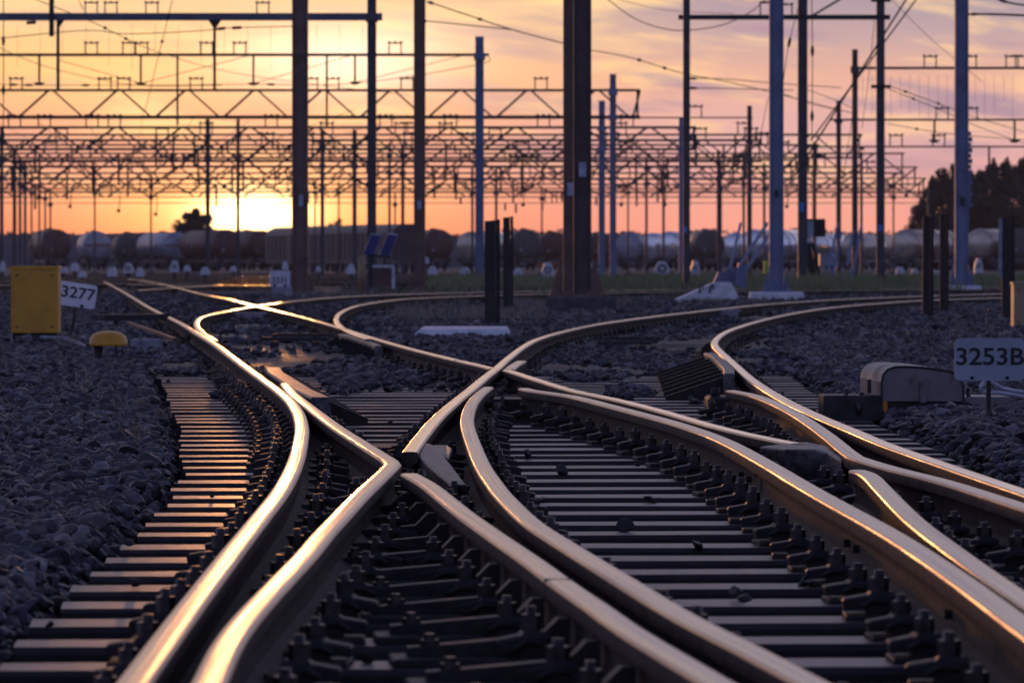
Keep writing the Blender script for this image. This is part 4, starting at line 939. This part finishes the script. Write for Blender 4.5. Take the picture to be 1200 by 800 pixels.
# ------------------------------------------------------------------ wires
def wire(pts, label, r=None, sag=0, name='overhead_wire', mt='wire', group='overhead wires', beads=()):
    P = [Wp(*p) for p in pts]
    if len(P) == 2 and sag:
        a, b_ = P; P = [a + (b_ - a) * t + Vector((0, 0, -sag * 4 * t * (1 - t))) for t in [i / 14 for i in range(15)]]
    elif len(P) > 2:
        Q = []
        for i in range(len(P) - 1):
            p0 = P[max(i - 1, 0)]; p1 = P[i]; p2 = P[i + 1]; p3 = P[min(i + 2, len(P) - 1)]
            for k in range(6):
                t = k / 6; Q.append(.5 * (2 * p1 + (p2 - p0) * t + (2 * p0 - 5 * p1 + 4 * p2 - p3) * t * t + (3 * p1 - p0 - 3 * p2 + p3) * t ** 3))
        P = Q + [P[-1]]
    m = MB(); m.tube(P, r or .012, 5); 
    for t in beads:
        i = int(t * (len(P) - 1)); v = P[i]; w2 = (P[min(i + 1, len(P) - 1)] - P[max(0, i - 1)]).normalized(); m.tube([v - w2 * .13, v, v + w2 * .13], [.03, .05, .03], 6)
    o = m.build(name, [mt]); tag(o, label, 'wire', group); return o
wire([(500, 2, 130), (545, 17, 132), (600, 35, 135), (660, 51, 138)], 'sagging wire from the upper middle to the central mast', .018, beads=(.1, .45))
wire([(497, 25, 138), (512, 26, 136), (600, 35, 135)], 'short insulated wire right of the brown mast', .016, beads=(.12, .2))
wire([(692, 59, 138), (740, 68, 140), (800, 86, 144), (870, 100, 150), (1000, 133, 165)], 'wire sloping down right from the central mast', .014, beads=(.3, .45))
wire([(708, -4, 125), (740, 20, 126), (770, 32, 127), (800, 36, 128), (845, 30, 128), (880, 14, 129), (900, -4, 130)], 'slack loop of wire under the upper right beam', .013)
wire([(812, 92, 150), (850, 93, 150), (900, 97, 152), (985, 103, 158)], 'upper insulated wire right of the slender mast', .013, beads=(.05,))
wire([(812, 103.5, 150), (850, 104, 150), (930, 106, 152)], 'lower insulated wire right of the slender mast', .013, beads=(.08,))
wire([(720, -2, 140), (780, 12, 145), (860, 16, 150)], 'faint wire at the upper middle', .008)
wire([(0, 45, 120), (100, 36, 125), (150, 40, 125), (240, 36, 126), (270, 33, 126), (345, 31, 127)], 'insulated wire below the foremost left beam', .012, beads=(.75,))
wire([(30, -5, 110), (110, 27, 120), (190, 63, 140), (300, 90, 170), (480, 112, 200)], 'wire sloping right below the upper left beam', .011, beads=(.3, .4))
wire([(-10, 52, 130), (60, 80, 140), (160, 100, 158), (260, 100, 158)], 'wire dropping to the first insulator feet', .011)
wire([(0, 99, 158), (46, 100, 158), (165, 100, 158), (297, 99, 158), (416, 98, 158), (560, 76, 158), (572, 66, 158)], 'contact wire tie under the thin portal beam', .012, beads=(.1, .16, .25, .55))
wire([(70, 71, 158), (165, 98, 158)], 'left bracing wire below the thin beam', .011); wire([(165, 98, 158), (290, 66, 158)], 'second bracing wire below the thin beam', .011)
wire([(297, 98, 158), (410, 66, 158)], 'third bracing wire below the thin beam', .011); wire([(416, 97, 158), (540, 66, 158)], 'fourth bracing wire below the thin beam', .011)
wire([(202, 0, 128), (196, 25, 129), (186, 65, 135), (170, 130, 150)], 'steep feeder wire at left', .010, beads=(.3, .6)); wire([(92, 0, 128), (98, 12, 128)], 'tiny wire above the left beam', .01)
wire([(4, -5, 140), (4, 60, 140), (4, 130, 140), (3, 210, 140)], 'vertical stay at the left edge', .015, beads=(.3, .6, .8))
for i, (a, b_) in enumerate((((1068, -10), (932, 205)), ((1081, -10), (950, 165)))):
    wire([(a[0], a[1], 118), (b_[0], b_[1], 124)], ['left', 'right'][i] + ' slanting guy rope in front of the right masts', .024 if i == 0 else .02, mt='mast_d', name='guy_rope', group='guy ropes')
wire([(1040, 100, 150), (1090, 118, 155), (1150, 140, 170), (1220, 160, 190)], 'upper wire from the plated mast to the right', .014, beads=(.2, .4)); wire([(1040, 104, 150), (1090, 124, 155), (1150, 150, 170), (1220, 175, 190)], 'lower wire from the plated mast to the right', .013, beads=(.25,))
wire([(1040, 145, 150), (1120, 158, 160), (1220, 165, 170)], 'level wire right of the plated mast', .012, beads=(.3, .5)); wire([(945, 105, 150), (980, 118, 152), (1000, 128, 155)], 'short wire between dark masts', .011)
wire([(1134, 17, 128), (1165, 17, 127), (1215, 19, 126)], 'thick insulated cross wire at the upper right corner', .03, beads=(.2,)); wire([(1160, -4, 126), (1185, 4, 126), (1215, 8, 126)], 'second thick wire at the upper right corner', .025, beads=(.4,))
wire([(1045, 0, 150), (1090, 45, 152), (1150, 95, 160)], 'thin wire crossing right of the plated mast', .009); wire([(918, 110, 140), (950, 122, 142), (985, 130, 145)], 'thin wire between the blue mast and the dark mast', .01)
wire([(951, -5, 130), (952, 60, 130), (951.5, 165, 130)], 'vertical cable beside the dark mast', .013, beads=(.5, .9)); wire([(938, 0, 128), (925, 50, 128), (918, 95, 128)], 'steep wire by the dark mast', .01, beads=(.5,))
wire([(1025, 20, 140), (1018, 90, 145), (1010, 150, 150)], 'steep wire left of the plated mast', .01); wire([(1000, 130, 150), (985, 230, 150)], 'leaning thin wire below', .01); wire([(900, 115, 140), (889, 170, 145)], 'leaning wire near the thin mast', .01)
# droppers: fine verticals, upper right and left
for i in range(34):
    x = (1000 + i * 11) if i < 18 else (20 + (i - 18) * 27); y0 = (88 if i < 18 else 30) ; y1 = y0 + (random.uniform(30, 60))
    wire([(x, y0, 150), (x + random.uniform(-1, 1), y1, 150)], 'one of the fine hanging droppers under the ' + ('right' if i < 18 else 'left') + ' beams', .0045, group='droppers right' if i < 18 else 'droppers left', name='dropper')
# longitudinal contact lines converging in the distance
for i in range(12):
    x = -80 + i * 62; y = 128 + (i % 4) * 7
    wire([(x, y, 190), ((x - 150) * .62 + 150, y + 38, 300), ((x - 150) * .38 + 140, y + 70, 480)], 'thin contact wire running away under the lattice gantries', .010, group='distant contact wires')
# ------------------------------------------------------------------ wagons
def tank_wagon(px, d, yaw, mt, label, rad=1.42, length=13, endm=None, band=False, rib=False):
    """near end centred at image column px; body runs away from the viewer turned by yaw"""
    zb = zfar(d) + .17; x = (px - 600) * d / F
    r = empty('tank_wagon', (x, d, zb), label, 'tank wagon', 'tank wagons parked across the yard', yaw)
    zc = 1.15 + rad; Rm = Matrix.Rotation(R(-90), 3, 'X')
    m = MB(); e = rad * .16
    pf = [(.02, -e), (rad * .45, -e * .86), (rad * .75, -e * .55), (rad * .93, -e * .18), (rad, 0.12), (rad, length - .12), (rad * .93, length + e * .2), (rad * .6, length + e * .8), (.02, length + e)]
    m.lathe(pf, (0, 0, zc), 36, 0, rot=Matrix(((1, 0, 0), (0, 0, 1), (0, -1, 0))))
    m.build('tank', [mt], r)
    for q in ([.25, length - .3] + ([length * k / 7 for k in range(1, 7)] if rib else [length * .36, length * .64])):
        m = MB(); m.lathe([(rad + .02, q - .05), (rad + .045, q - .04), (rad + .045, q + .04), (rad + .02, q + .05)], (0, 0, zc), 36, rot=Matrix(((1, 0, 0), (0, 0, 1), (0, -1, 0)))); m.build('hoop', [endm or mt], r)
    if band: m = MB(); m.box((0, -e * .95 - .02, zc + .05), (rad * 1.9, .05, .16)); m.build('hazard_band', ['band'], r)
    m = MB(); m.box((0, length / 2, 1.02), (1.9, length + .8, .28)); m.box((0, -.45, 1.05), (2.7, .25, .45)); m.box((0, length + .45, 1.05), (2.7, .25, .45))
    for q in (.8, length / 2, length - .8): m.box((0, q, 1.3), (rad * 1.5, .4, .5))
    m.build('underframe', ['tank_d'], r)
    for q in (1.6, length - 1.6):
        m = MB()
        for dy in (-.9, .9):
            for sx in (-.75, .75): m.tube([(sx - .07, q + dy, .46), (sx + .07, q + dy, .46)], .46, 16)
            m.tube([(-.75, q + dy, .46), (.75, q + dy, .46)], .08, 8)
        for sx in (-1, 1): m.box((sx, q, .6), (.12, 2.6, .3), ch=.03)
        m.build('bogie', ['iron'], r)
    for sx in (-.88, .88): m = MB(); m.tube([(sx, -.58, 1.05), (sx, -.95, 1.05)], .1, 10); m.tube([(sx, -.95, 1.05), (sx, -1.0, 1.05)], .23, 14); m.build('buffer', ['iron'], r)
    m = MB(); m.box((0, length / 2, zc + rad + .08), (.7, 1.8, .06)); m.tube([(0, length / 2, zc + rad - .05), (0, length / 2, zc + rad + .18)], .3, 14)
    for sx in (-.3, .3): m.tube([(rad * .98 + .08, length / 2 + sx, .9), (rad * .98 + .08, length / 2 + sx, zc + rad * .4), (.5, length / 2 + sx, zc + rad + .1)], .03, 5)
    m.build('catwalk', ['iron'], r)
    # end plate with writing-free hazard marks
    m = MB(); m.box((-.55, -e - .03, zc - .55), (.30, .02, .2)); m.build('end_plate', ['conc'], r)
    return r
T = [(66.5, 500, .20, 'tank_b', 'dark red brown tank wagon at the far left', 1.5, None, False, False),
     (114, 520, .14, 'tank_g', 'grey tank wagon with a dark band, second from left', 1.45, None, True, False),
     (151.5, 540, .12, 'tank_d', 'soot grey pointed tank wagon, third from left', 1.45, None, False, False),
     (207.5, 520, .30, 'tank_g', 'pale grey tank wagon with a banded end left of the bush', 1.42, None, True, True),
     (267, 505, .34, 'tank_b', 'ribbed brown tank wagon right of the bush under the sun', 1.5, None, False, True),
     (307, 520, .30, 'tank_b', 'brown tank wagon glowing red below the sun', 1.5, None, False, True),
     (335, 545, .22, 'tank_g', 'pale tank wagon just left of the brown mast', 1.4, None, False, False),
     (514, 500, .10, 'tank_b', 'black brown tank wagon right of the brown mast by the panels', 1.5, None, False, False),
     (551, 540, -.30, 'tank_t', 'cream tank wagon glinting behind the pointed mast', 1.5, None, False, False),
     (617, 500, .05, 'tank_d', 'olive round tank wagon end left of the big central mast', 1.5, None, False, False),
     (649, 525, .05, 'tank_b', 'dark tank wagon touching the big central mast', 1.45, None, False, False),
     (704, 530, .05, 'tank_b', 'dark brown tank wagon end right of the big central mast', 1.4, None, False, False),
     (737.5, 510, -.06, 'tank_g', 'blue grey round tank wagon end right of the twin masts', 1.38, None, False, False),
     (764, 560, -.42, 'tank_w', 'white tank wagon catching the light behind the row', 1.48, None, False, False),
     (783, 530, -.40, 'tank_w', 'second white tank wagon left of the slender mast', 1.48, 'tank_b', False, False),
     (832, 505, .04, 'tank_d', 'dark olive tank wagon end right of the slender mast', 1.5, None, False, False),
     (860, 560, -.40, 'tank_w', 'white tank wagon partly hidden behind the dark olive end', 1.48, None, False, False),
     (882, 500, -.42, 'tank_w', 'white tank wagon with a blue rim behind the slanting struts', 1.5, 'mast_g', False, False),
     (940, 545, -.40, 'tank_w', 'pale tank wagon between the two masts right of the struts', 1.45, 'mast_g', False, False),
     (1000, 540, -.34, 'tank_t', 'dull beige tank wagon behind the leaning stays', 1.4, None, False, True),
     (1060, 500, -.42, 'tank_t', 'beige ribbed tank wagon with dark end behind the post pair', 1.5, 'tank_d', False, True),
     (1148, 490, -.42, 'tank_t', 'sunlit beige tank wagon right of the blue grey mast', 1.5, None, False, False),
     (1198, 480, -.2, 'tank_d', 'black tank wagon cut by the right edge', 1.5, None, False, False)]
for (px, d, yaw, mt_, lab, rad, em, bd, rb) in T: tank_wagon(px, d, yaw, mt_, lab, rad, 13, em, bd, rb)
# covered hopper wagons, seen along their side
def hopper(px, d, yaw, ln, label):
    zb = zfar(d) + .17; r = empty('covered_wagon', ((px - 600) * d / F, d, zb), label, 'wagon', 'covered wagons left of centre', yaw)
    m = MB(); pr = [(-1.4, 0, 1.1), (1.4, 0, 1.1), (1.4, 0, 3.4), (1.15, 0, 3.85), (.5, 0, 4.15), (-.5, 0, 4.15), (-1.15, 0, 3.85), (-1.4, 0, 3.4)]; m.prism(pr, (0, ln, 0)); m.build('body', ['tank_h'], r)
    m = MB()
    for i in range(int(ln / 1.3)):
        for sx in (-1, 1): m = MB(); m.box((sx * 1.44, .6 + i * 1.3, 2.3), (.08, .14, 2.3)); m.build('rib', ['tank_b'], r)
    m = MB(); m.box((0, ln / 2, .95), (2.4, ln + .6, .3)); m.build('underframe', ['tank_d'], r)
    for q in (2, ln - 2):
        m = MB()
        for dy in (-.9, .9):
            for sx in (-.75, .75): m.tube([(sx - .07, q + dy, .46), (sx + .07, q + dy, .46)], .46, 14)
        m.build('bogie', ['iron'], r)
hopper(478, 420, .33, 16, 'nearest brown covered wagon behind the solar panels'); hopper(415, 438, .33, 16, 'middle covered wagon left of the solar panels'); hopper(385, 456, .33, 16, 'farthest covered wagon right of the brown mast')
# ------------------------------------------------------------------ small yard furniture
def dwarf(px, py, d, w_, h, label, tall=False):
    w_ *= .88; h *= .92
    s = d / F; zb = zfar(d); x = (px - 600) * s; r = empty('dwarf_marker', (x, d, zb), label, 'marker', 'white markers along the far tracks'); ww = w_ * s; zt = Wp(0, py - h, d).z - zb
    zb0 = Wp(0, py, d).z - zb
    m = MB(); k = ww / 2; m.prism([(-k, 0, zb0), (-k * 1.05, 0, zb0 + (zt - zb0) * .4), (-k * .45, 0, zt), (k * .45, 0, zt), (k * 1.05, 0, zb0 + (zt - zb0) * .4), (k, 0, zb0)], (0, ww * .8, 0)); m.build('housing', ['white'], r)
    m = MB(); m.tube([(0, ww * .4, -.1), (0, ww * .4, zb0 + .05)], ww * .22, 8); m.build('stem', ['iron'], r)
    if tall: m = MB(); a = [(math.cos(t / 12 * 6.283) * ww * .22, -.02, (zb0 + zt) / 2 + math.sin(t / 12 * 6.283) * ww * .22) for t in range(13)]; m.tube(a, ww * .06, 6); m.build('symbol', ['iron'], r)
dl = [(87, 318, 11, 11, 0), (73, 320, 14, 8, 0), (96, 325, 11, 8, 0), (131, 324, 12, 12, 0), (150, 320, 12, 13, 1), (164, 324, 10, 11, 0), (204, 319, 12, 15, 1), (219, 318, 9, 8, 0), (240, 322, 12, 10, 0), (273, 318, 9, 7, 0), (334, 316, 8, 11, 0),
      (500, 309, 6, 9, 0), (507, 322, 13, 11, 0), (545, 323, 14, 11, 0), (411, 321, 11, 13, 0), (373, 318, 6, 7, 0), (607, 323, 13, 10, 0), (642, 325, 17, 19, 1), (776, 322, 21, 17, 1), (815, 322, 12, 18, 1), (693, 315, 5, 8, 0), (1055, 321, 11, 9, 0), (1072, 325, 10, 11, 0), (1098, 325, 13, 9, 0), (1147, 320, 11, 19, 1), (3, 318, 7, 13, 0)]
nearby = ['below the far left tank wagon', 'just right of the yellow cabinet', 'above the 3277 plate', 'right of the second tank wagon', 'with a ring symbol below the third wagon', 'right of the third wagon', 'with a ring symbol below the banded wagon', 'right of the banded wagon', 'left of the thin mast before the sun', 'right below the sun', 'beside the brown mast foot',
          'small one beside the panel mast', 'at the foot of the panel mast', 'left of the pointed mast foot', 'left of the solar cabinet', 'right of the brown mast foot', 'below the olive tank wagon', 'large with a symbol left of the big mast', 'large with a symbol under the white wagons', 'tall with a symbol right of the slender mast', 'small one right of the big mast', 'left of the post pair, pointed', 'left of the post pair, square', 'behind the post pair', 'tall below the sunlit beige wagon', 'at the left image edge']
for (px, py, w_, h, tl), nb_ in zip(dl, nearby): dwarf(px, py, 225 if py < 322 else 190, w_, h, 'white trackside marker ' + nb_, tl)
# solar panels and cabinet
r = empty('solar_station', Wp(445, HY, 118).xy.to_3d(), 'two tilted solar panels above a dark cabinet left of the brown mast', 'solar panel'); r.location.z = 0; x0 = r.location.x; s = 118 / F
def sp_(px, py): v = Wp(px, py, 118); return Vector((v.x - x0, 0, v.z))
for (a, b_, c, d_) in (((425, 299), (438, 300), (447, 275), (434, 274)), ((443.5, 300.5), (456, 301), (466, 275), (454, 273.5))):
    P4 = [sp_(*q) for q in (a, b_, c, d_)]; P4[2].y += .35; P4[3].y += .35
    m = MB(); m.prism(P4, (0, .04, .01)); m.build('panel', ['frame'], r)
    cc = sum(P4, Vector()) / 4; m = MB(); m.prism([cc + (p - cc) * .93 + Vector((0, -.006, .002)) for p in P4], (0, .012, 0)); m.build('cells', ['solar'], r)
m = MB(); m.bar((sp_(436, 298)), (sp_(434, 336)), .08, .08); m.bar(sp_(452, 299), sp_(449, 316), .06, .06); m.bar(sp_(430, 299), sp_(458, 301), .04, .05); m.build('stand', ['iron'], r)
m = MB(); c = (sp_(438, 314) + sp_(460, 335)) / 2; m.box(c + Vector((0, .2, 0)), (22 * s, .4, 21 * s), ch=.01); m.build('cabinet', ['tank_b'], r)
m = MB(); c = sp_(449, 312); m.box(c + Vector((0, .2, 0)), (25 * s, .5, .05)); m.build('cabinet_lid', ['white'], r)
m = MB(); v = Gp(464, 335, 0); m.tube([(v.x, 119, 0), (v.x, 119, Wp(0, 300, 119).z)], .08, 10); tag(m.build('marker_post', ['tan']), 'yellowish stub right of the solar cabinet', 'post')
m = MB(); m.bar(Wp(461, 313, 117), Wp(461, 338, 117), .07, .07); tag(m.build('marker_post', ['frame']), 'thin pale stake at the solar cabinet', 'post')
# white wedge (cable ramp) with struts
d = 92; m = MB(); pts = [Wp(790, 354, d), Wp(790.5, 352, d), Wp(838, 331, d), Wp(857, 331, d), Wp(867, 350, d), Wp(868, 357, d)]; m.prism(pts, (0, 1.2, 0)); tag(m.build('concrete_wedge', ['bconc']), 'white concrete wedge lying left of the blue grey mast', 'block')
for q in (820, 832): m = MB(); m.tube([Wp(q, 343, 92.0), Wp(q + .5, 335, 91.93), Wp(q + 3, 333, 91.93), Wp(q + 4, 338, 91.98)], .018, 6); tag(m.build('lifting_loop', ['iron']), ('left' if q == 820 else 'right') + ' dark lifting loop on the white wedge', 'loop')
r = empty('braced_anchor', (0, 0, 0), 'pale blue slanting struts on a small block behind the wedge', 'anchor')
for (a, b_) in (((855, 316), (868, 262)), ((862, 318), (899, 262)), ((870, 322), (905, 270))): m = MB(); m.bar(Wp(*a, 100), Wp(*b_, 103), .045, .06); m.build('strut', ['mast_g'], r)
m = MB(); m.bar(Wp(852, 317, 100), Wp(875, 312, 100), .05, .06); m.build('crossbar', ['mast_g'], r); m = MB(); m.prism([Wp(836, 332, 100), Wp(862, 333, 100), Wp(866, 318, 100), Wp(842, 319, 100)], (0, .5, 0)); m.build('block', ['mast_g'], r); m = MB(); m.prism([Wp(862, 333, 99.6), Wp(874, 340, 99.6), Wp(876, 313, 99.6), Wp(866, 308, 99.6)], (0, .5, 0)); m.build('block', ['mast_g'], r)
# screens and stays around the dark masts
m = MB(); m.box(Wp(956.5, 267, 132), (21 * 132 / F, .25, 21 * 132 / F)); m.box(Wp(949, 268, 131.8), (9 * 132 / F, .05, 18 * 132 / F), mi=1); tag(m.build('signal_box', ['iron', 'greyp']), 'dark box with a pale side on the mast right of the tall blue one', 'box')
m = MB(); m.box(Wp(971, 304.5, 140), (22 * 140 / F, .4, 14 * 140 / F)); m.prism([Wp(973, 297, 139.7), Wp(981, 297, 139.7), Wp(981, 305, 139.7)], (0, .02, 0), 1); tag(m.build('signal_box', ['greyp', 'white']), 'pale box low between the leaning stays', 'box')
for i, (a, b_) in enumerate((((970, 320), (982, 262)), ((976, 322), (986, 272)), ((993, 312), (1000, 270)), ((1000, 320), (1006, 275)), ((996, 335), (1010, 262)), ((952, 285), (962, 330)))):
    m = MB(); m.bar(Wp(*a, 138), Wp(*b_, 140), .06, .06); tag(m.build('leaning_stay', ['mast_g' if i < 5 else 'bark']), ['first', 'second', 'third', 'fourth', 'fifth', 'brown lowest'][i] + ' leaning stay counted from the left, right of the dark mast', 'stay', 'leaning stays')
m = MB(); m.bar(Wp(945, 285, 136), Wp(953, 325, 136), .22, .2); m.bar(Wp(953, 325, 136), Wp(960, 338, 136), .3, .2); tag(m.build('cable_duct', ['bark']), 'brown curved cable duct below the dark box', 'duct')
m = MB(); v = Wp(898, 313, 112); m.box(v, (.12, .1, 15 * 112 / F)); tag(m.build('marker_post', [mat('lime marker', (.45, .6, .04), None, .5)]), 'lime yellow marker left of the tall blue mast', 'post')
for (px, py, lab) in ((495, 229, 'yellow lamp left beside the brown panel mast'),): pass
for i, (px, py) in enumerate(((82, 242), (139, 247), (182.5, 251), (613, 240), (728, 240), (779, 240), (843, 241), (1062, 229), (922, 242))):
    dd = 330; s = dd / F; nm = ['left most', 'second', 'third', 'fourth', 'fifth', 'sixth', 'seventh', 'ninth', 'eighth'][i]
    r = empty('hanging_signal', Wp(px, py, dd), nm + ' small dark signal lamp hanging under the far gantries', 'signal', 'hanging signal lamps')
    m = MB(); m.lathe([(.02, -2.3 * s), (1.6 * s, -1.5 * s), (2.4 * s, 0), (2.4 * s, 1 * s), (.5 * s, 2.2 * s)], (0, 0, 0), 10); m.build('lamp', ['iron'], r); m = MB(); m.tube([(0, 0, 0), (1.5 * s, 0, 10 * s), (1.5 * s, 0, 22 * s)], .03, 5); m.build('bracket', ['iron'], r)

# ------------------------------------------------------------------ embankment, trees, grass
m = MB(); n = 120; vs = []; fs = []
for i in range(n + 1):
    x = -420 + 840 * i / n; top = 5.0 + 1.2 * mnoise.noise(Vector((x * .02, 0, 0))) + .5 * mnoise.noise(Vector((x * .15, 3, 0)))
    if x > 20: top -= .6
    vs += [(x, 840, -1.5), (x, 852, top * .8), (x, 862, top), (x, 900, top), (x, 930, -1.5)]
for i in range(n):
    for k in range(4): fs.append((i * 5 + k, (i + 1) * 5 + k, (i + 1) * 5 + k + 1, i * 5 + k + 1))
m.add(vs, fs, 0, True); o = m.build('embankment', ['hill']); o['kind'] = 'structure'
def leaf_cloud(m, blobs, n, size):
    vs = []; fs = []
    for _ in range(n):
        c, r3 = random.choice(blobs); v = Vector((random.gauss(0, 1), random.gauss(0, 1), random.gauss(0, 1))).normalized() * (random.random() ** .4); p = Vector((c[0] + v.x * r3[0], c[1] + v.y * r3[1], c[2] + v.z * r3[2]))
        a = Vector((random.gauss(0, 1), random.gauss(0, 1), random.gauss(0, 1))).normalized(); b_ = a.orthogonal().normalized(); s_ = size * random.uniform(.5, 1.3); k = len(m.v)
        m.add([p - a * s_, p + b_ * s_ * .6, p + a * s_, p - b_ * s_ * .6], [(0, 1, 2, 3)])
def tree(px, d, ptop, wpx, label, mt='leaf', n=2600, trunk=True, group=None, conical=False, bare=0):
    s = d / F; zb = zfar(d); x = (px - 600) * s; H = Wp(0, ptop, d).z - zb; Wd = wpx * s / 2; r = empty('tree', (x, d, zb), label, 'tree', group); rr = random.Random(int(px))
    m = MB(); m.tube([(0, 0, -.3), (.1, 0, H * .35), (-.1, .1, H * .7), (0, 0, H * .92)], [H * .025 + .05, H * .02 + .03, H * .012, .03], 8)
    blobs = []
    for i in range(34):
        t = bare + (1 - bare) * (i + .5) / 34; wd = Wd * ((1 - t) ** .6 if conical else math.sin(math.pi * min(.97, .18 + t * .78)) ** .8); a = rr.uniform(0, 6.28); q = rr.uniform(.3, .8) * wd
        c = (math.cos(a) * q, math.sin(a) * q, H * t * .95); blobs.append((c, (wd * rr.uniform(.35, .55) + .15, wd * .5 + .1, H * rr.uniform(.05, .09))))
        m.tube([(0, 0, max(.2, c[2] - H * .15)), (c[0] * .6, c[1] * .6, c[2] - H * .04), c], [H * .008 + .02, H * .005 + .01, .01], 5)
    m.build('trunk', ['bark'], r); m = MB(); leaf_cloud(m, blobs, n, Wd * .06 + .04); m.build('crown', [mt], r)
tree(230, 560, 245, 72, 'dark bush tree silhouetted left of the sun', 'leaf2', 5000)
tree(212, 566, 256, 44, 'low shrub joined to the left of the bush tree', 'leaf2', 900); tree(395, 800, 256, 44, 'low round far tree right of the brown mast', 'leaf', 1500); tree(432, 800, 260, 34, 'lower far tree right of the round one', 'leaf', 1200)
tr = [(1084, 228, 40), (1096, 208, 50), (1112, 190, 60), (1135, 200, 44), (1150, 200, 50), (1163, 188, 44), (1180, 186, 50), (1200, 184, 50), (1222, 190, 56), (1250, 180, 60), (1085, 236, 30), (1130, 232, 50), (1170, 228, 56)]
pos_ = ['lowest at the left end of the wood', 'rising beside the lowest one', 'pointed and tall left of the blue mast', 'behind the blue mast', 'just right of the blue mast', 'with a flat top right of the mast', 'broad in the middle of the wood', 'tall at the image edge', 'beyond the right edge', 'outermost at the right', 'shrubby at the foot left', 'shrubby behind the mast foot', 'shrubby right of the mast foot']
for i, (px, pt, wp) in enumerate(tr): tree(px, 620 + (i % 4) * 12, pt, wp * 1.3, 'dark tree of the right hand wood, ' + pos_[i], 'leaf', 5200, group='trees of the right hand wood', bare=.12 if i < 10 else 0)
# scrub line on the horizon
m = MB(); leaf_cloud(m, [((x, 858, 4.9 + random.uniform(-.6, .5)), (4, 3, random.uniform(.5, 1.1))) for x in range(-140, 180, 5)], 5000, .35); tag(m.build('far_scrub', ['hill']), 'low scrub along the far embankment', 'scrub', None, 'stuff')
# grass verge between the far tracks
def blades(name, boxes, mt, label, h, w_=.012, lean=.4):
    vs = []; fs = []
    for (px0, px1, py0, py1, n) in boxes:
        for _ in range(n):
            px = random.uniform(px0, px1); py = random.uniform(py0, py1); g = Gp(px, py, 0); x, y = g.x, g.y; zb = zfar(y)
            if mnoise.noise(Vector((x * .9, y * .12, 9))) < -.18: continue
            hh = h * random.uniform(.4, 1.3) * (1 + .5 * mnoise.noise(Vector((x * .5, y * .1, 2)))); a = random.uniform(0, 6.28); k = len(vs); lx = random.uniform(-lean, lean) * hh; ww = w_ * (y / 40) ** .5
            vs += [(x - math.cos(a) * ww, y - math.sin(a) * ww, zb - .02), (x + math.cos(a) * ww, y + math.sin(a) * ww, zb - .02), (x + lx * .4, y, zb + hh * .6), (x + lx, y + .01, zb + hh)]
            fs += [(k, k + 1, k + 2), (k, k + 2, k + 3)]
    m = MB(); m.add(vs, fs); tag(m.build(name, [mt]), label, 'grass', None, 'stuff')
blades('grass', [(500, 900, 330, 342, 9000), (900, 1130, 328, 346, 9000), (1130, 1260, 332, 342, 2500)], 'grass', 'green grass strip behind the crossing track', .36)
blades('weeds', [(620, 1180, 344, 356, 1600), (400, 640, 330, 345, 2200), (0, 120, 322, 345, 1200)], 'leaf2', 'patchy low weeds between the far tracks', .16, .02)
blades('dry_grass', [(280, 660, 338, 352, 5000), (460, 640, 356, 378, 2500), (590, 900, 346, 360, 3500), (1000, 1180, 388, 396, 160), (60, 140, 345, 400, 500), (120, 330, 334, 350, 1500)], 'dry', 'sparse dry grass between the tracks', .13, .004)
# dead weeds on the left ballast
for (px, py, sz, lab) in ((160, 530, .09, 'dry branching weed lowest on the left ballast'), (93, 466, .11, 'larger dry weed in the middle of the left ballast'), (150, 490, .09, 'pale dry weed above the lowest one'), (195, 498, .06, 'small pale weed at the timber ends'), (1110, 418, .10, 'dry weed beside the 3253B sign'), (78, 410, .12, 'dry weed in front of the yellow cabinet')):
    c = Gp(px, py, .01); m = MB()
    for _ in range(7):
        a = random.uniform(-1, 1); t = Vector((c.x + a * sz * .8, c.y + random.uniform(-.05, .05), c.z + sz * random.uniform(.6, 1.2))); md = (c + t) / 2 + Vector((random.uniform(-.01, .01), 0, .01)); m.tube([c, md, t], [.0035, .003, .002], 5)
        for _ in range(3): e2 = t + Vector((random.uniform(-.02, .02), random.uniform(-.02, .02), random.uniform(.0, .025))); m.tube([md.lerp(t, .6), e2], .0024, 4); m.tube([e2, e2 + Vector((0, 0, .008))], .006, 5)
    tag(m.build('dry_weed', ['dry']), lab, 'weed')
# ------------------------------------------------------------------ haze
HAZE = True
if HAZE:
    m = MB(); m.box((0, 1500 - 60, 20), (1600, 3150, 60)); o = m.build('haze', [bpy.data.materials.new('air')]); o['kind'] = 'stuff'; am = o.data.materials[0]; am.use_nodes = True; am.node_tree.nodes.clear()
    pv = am.node_tree.nodes.new('ShaderNodeVolumePrincipled'); om = am.node_tree.nodes.new('ShaderNodeOutputMaterial'); am.node_tree.links.new(pv.outputs[0], om.inputs['Volume'])
    pv.inputs['Color'].default_value = (.85, .8, .85, 1); pv.inputs['Density'].default_value = .00007; pv.inputs['Anisotropy'].default_value = .45
